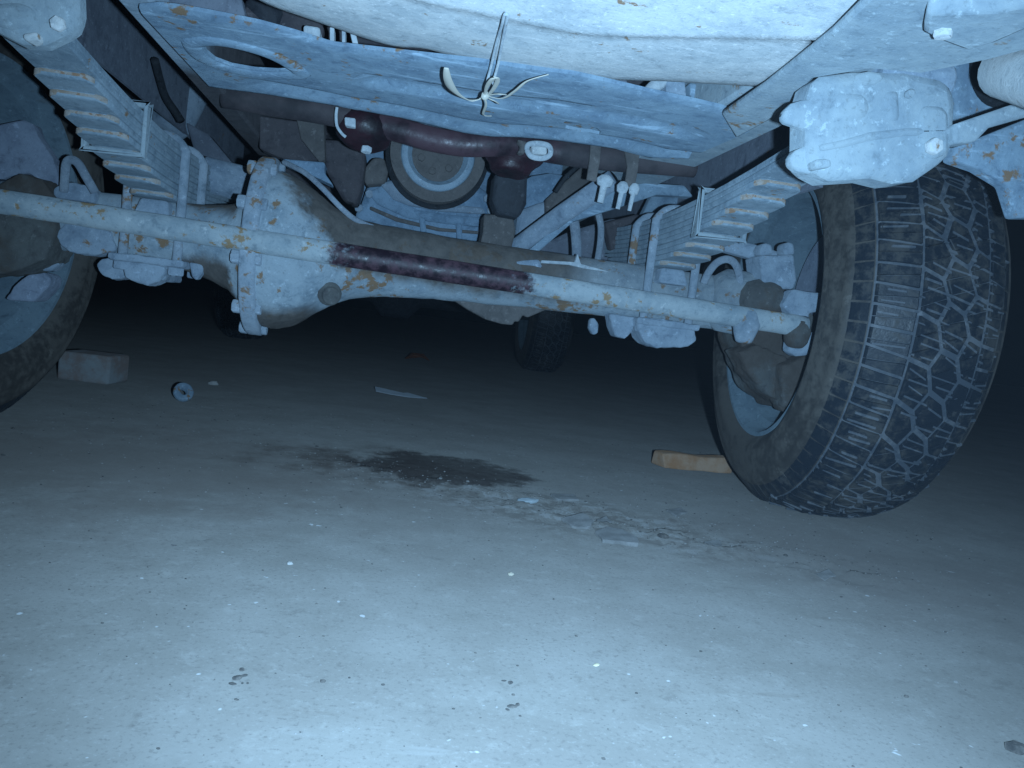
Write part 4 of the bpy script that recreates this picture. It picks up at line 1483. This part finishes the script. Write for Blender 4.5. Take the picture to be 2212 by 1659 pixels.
def rock(seed, sx, sy, sz):
    rg = random.Random(seed)
    bm = bmesh.new()
    bmesh.ops.create_icosphere(bm, subdivisions=2, radius=1)
    for v in bm.verts:
        k = 1 + .32 * noise.noise(v.co * 1.6 + Vector((seed, 0, 0)))
        v.co = Vector((v.co.x * sx * k, v.co.y * sy * k, v.co.z * sz * k))
    me_ = bpy.data.meshes.new('stone')
    bm.to_mesh(me_)
    bm.free()
    return me_


def stone(name, px, py, s, mat, label, cat, flat=.5, asp=1., rot=0., group=None):
    p = at(px, py, 'Z', 0)
    me_ = rock(px * 3 + py, s * asp, s, s * flat)
    o = obj(name, me_, mat)
    o.location = (p.x, p.y, ground_h_pt(p.x, p.y) + s * flat * .45)
    o.rotation_euler = (0, 0, rot)
    tag(o, label, cat, group)
    return o


stone('pebble', 461, 827, .014, pale_st, 'white pebble on the dark floor above and right of the metal ring', 'pebble')
stone('pebble', 627, 1211, .003, pale_st, 'tiny white pebble alone on the left middle of the floor', 'pebble', .6)
stone('pebble', 1433, 1160, .006, dark_st, 'small black pebble just below the crumbling strip of floor', 'pebble', .6, 1.2)
stone('pebble', 1140, 1078, .010, stone_mat('bluish chip', (.30, .36, .40), (.40, .46, .49), 50), 'pale blue chip at the near edge of the oil stain', 'chip', .4, 1.8, .4)
stone('pebble', 1290, 1425, .0018, stone_mat('yellowish chip', (.50, .46, .30), (.6, .55, .4), 50), 'tiny yellowish chip on the bright near floor', 'chip', .5, 1.8, .6)
stone('pebble', 1104, 1236, .0026, stone_mat('tan chip', (.42, .38, .30), (.5, .46, .38), 50), 'small tan chip in the middle of the near floor', 'chip', .7, 1.3, .6)
stone('pebble', 2196, 1610, .007, dark_st, 'dark lump at the right-hand bottom corner of the floor', 'lump', .5, 1.2)
for i, (cx__, cy__, r__) in enumerate(((514, 1452, .0026), (524, 1434, .0018), (504, 1464, .0017), (530, 1446, .0014), (536, 1462, .0009), (512, 1497, .0011))):
    stone('dirt_crumb', cx__, cy__, r__, dark_st, 'dark crumb of dirt in the cluster on the left near floor', 'dirt', .45, 1.5, .8 + i, 'dirt crumbs left of centre')
for i, (cx__, cy__, r__) in enumerate(((1108, 1512, .0022), (1120, 1508, .0015), (1098, 1518, .0012), (1090, 1458, .0012), (1104, 1462, .0018))):
    stone('dirt_crumb', cx__, cy__, r__, dark_st, 'dark crumb of dirt near the bottom centre of the floor', 'dirt', .4, 1.5, .2 + i, 'dirt crumbs at the centre')

# slabs of broken floor skin in the crumbling strip
def slab(pts, thick, label):
    P = [at(x, y, 'Z', .0) for x, y in pts]
    c = sum(P, Vector()) / len(P)
    mb = MB()
    Q = []
    for i in range(len(P)):
        a, b = P[i] - c, P[(i + 1) % len(P)] - c
        for k in range(3):
            q = a.lerp(b, k / 3)
            q *= 1 + .22 * noise.noise((q + c) * 90)
            Q.append(Vector((q.x, q.y, 0)))
    mb.prism(Q, (0, 0, thick))
    o = obj('floor_flake', mb, grey_st, None, bevel=.0012)
    o.location = (c.x, c.y, ground_h_pt(c.x, c.y) - thick * .32)
    o.rotation_euler = (R(random.uniform(-3, 3)), R(random.uniform(-3, 3)), 0)
    tag(o, label, 'concrete flake', 'flakes of broken floor')
slab([(1286, 1146), (1310, 1136), (1345, 1142), (1376, 1160), (1380, 1176), (1340, 1172), (1300, 1168)], .006, 'largest pale flake of broken floor, below the dark crack')
slab([(1215, 1120), (1260, 1112), (1285, 1128), (1270, 1140), (1235, 1136)], .005, 'flake of broken floor left of the dark crack')
slab([(1290, 1118), (1310, 1112), (1322, 1122), (1306, 1130)], .006, 'small flake of broken floor right above the dark crack')
slab([(1190, 1068), (1240, 1066), (1250, 1078), (1205, 1080)], .005, 'pale flake of broken floor beside the oil stain')
slab([(1760, 1236), (1790, 1226), (1806, 1240), (1782, 1252)], .004, 'flake of broken floor nearest the tyre\'s contact patch')
slab([(1520, 1166), (1556, 1160), (1564, 1180), (1530, 1182)], .004, 'flake of broken floor between the pebble and the tyre')
slab([(1440, 1100), (1470, 1094), (1486, 1104), (1460, 1114)], .004, 'flake of broken floor far side of the strip near the wood')

# fine grit all over the near floor
bm = bmesh.new()
rg = random.Random(11)
for k in range(3200):
    x, y = rg.uniform(-.6, .9), rg.uniform(-.98, .6)
    s = rg.choice((.0004, .0005, .0006, .0009)) * (1 if y < -.3 else 1.4)
    if rg.random() < .05: s *= 2
    h = ground_h_pt(x, y) if k < 2300 else None
    if h is None:
        # follow the broken strip
        t_ = rg.random()
        x = -.1 + .75 * t_ + rg.gauss(0, .05)
        y = -.0 - .40 * t_ + rg.gauss(0, .07)
        h = ground_h_pt(x, y)
    r_ = bmesh.ops.create_icosphere(bm, subdivisions=1, radius=s)
    if rg.random() < .5:
        for f_ in {f_ for v in r_['verts'] for f_ in v.link_faces}: f_.material_index = 1
    for v in r_['verts']:
        v.co = Vector((v.co.x * rg.uniform(.8, 1.6), v.co.y, v.co.z * .7)) + Vector((x, y, h + s * .3))
me_ = bpy.data.meshes.new('grit')
bm.to_mesh(me_)
bm.free()
gr = obj('grit', me_, grey_st)
me_.materials.append(dark_st)
tag(gr, 'fine grit strewn over the concrete floor', 'grit', kind='stuff')

# dusty air that the flash lights up
mb = MB()
mb.box((-64, -64, -1.2), (64, 64, 3.0))
hz = bpy.data.objects.new('haze', mb.mesh('haze'))
COL.objects.link(hz)
hm = bpy.data.materials.new('dusty air')
hm.use_nodes = True
hn = hm.node_tree
hn.nodes.remove(hn.nodes['Principled BSDF'])
pv = hn.nodes.new('ShaderNodeVolumePrincipled')
pv.inputs['Color'].default_value = (.72, .84, 1.0, 1)
pv.inputs['Density'].default_value = .0019
hn.links.new(pv.outputs[0], hn.nodes['Material Output'].inputs['Volume'])
hz.data.materials.append(hm)
hz['kind'] = 'stuff'
hz['label'] = 'thin dusty air lit by the flash'
hz['category'] = 'haze'
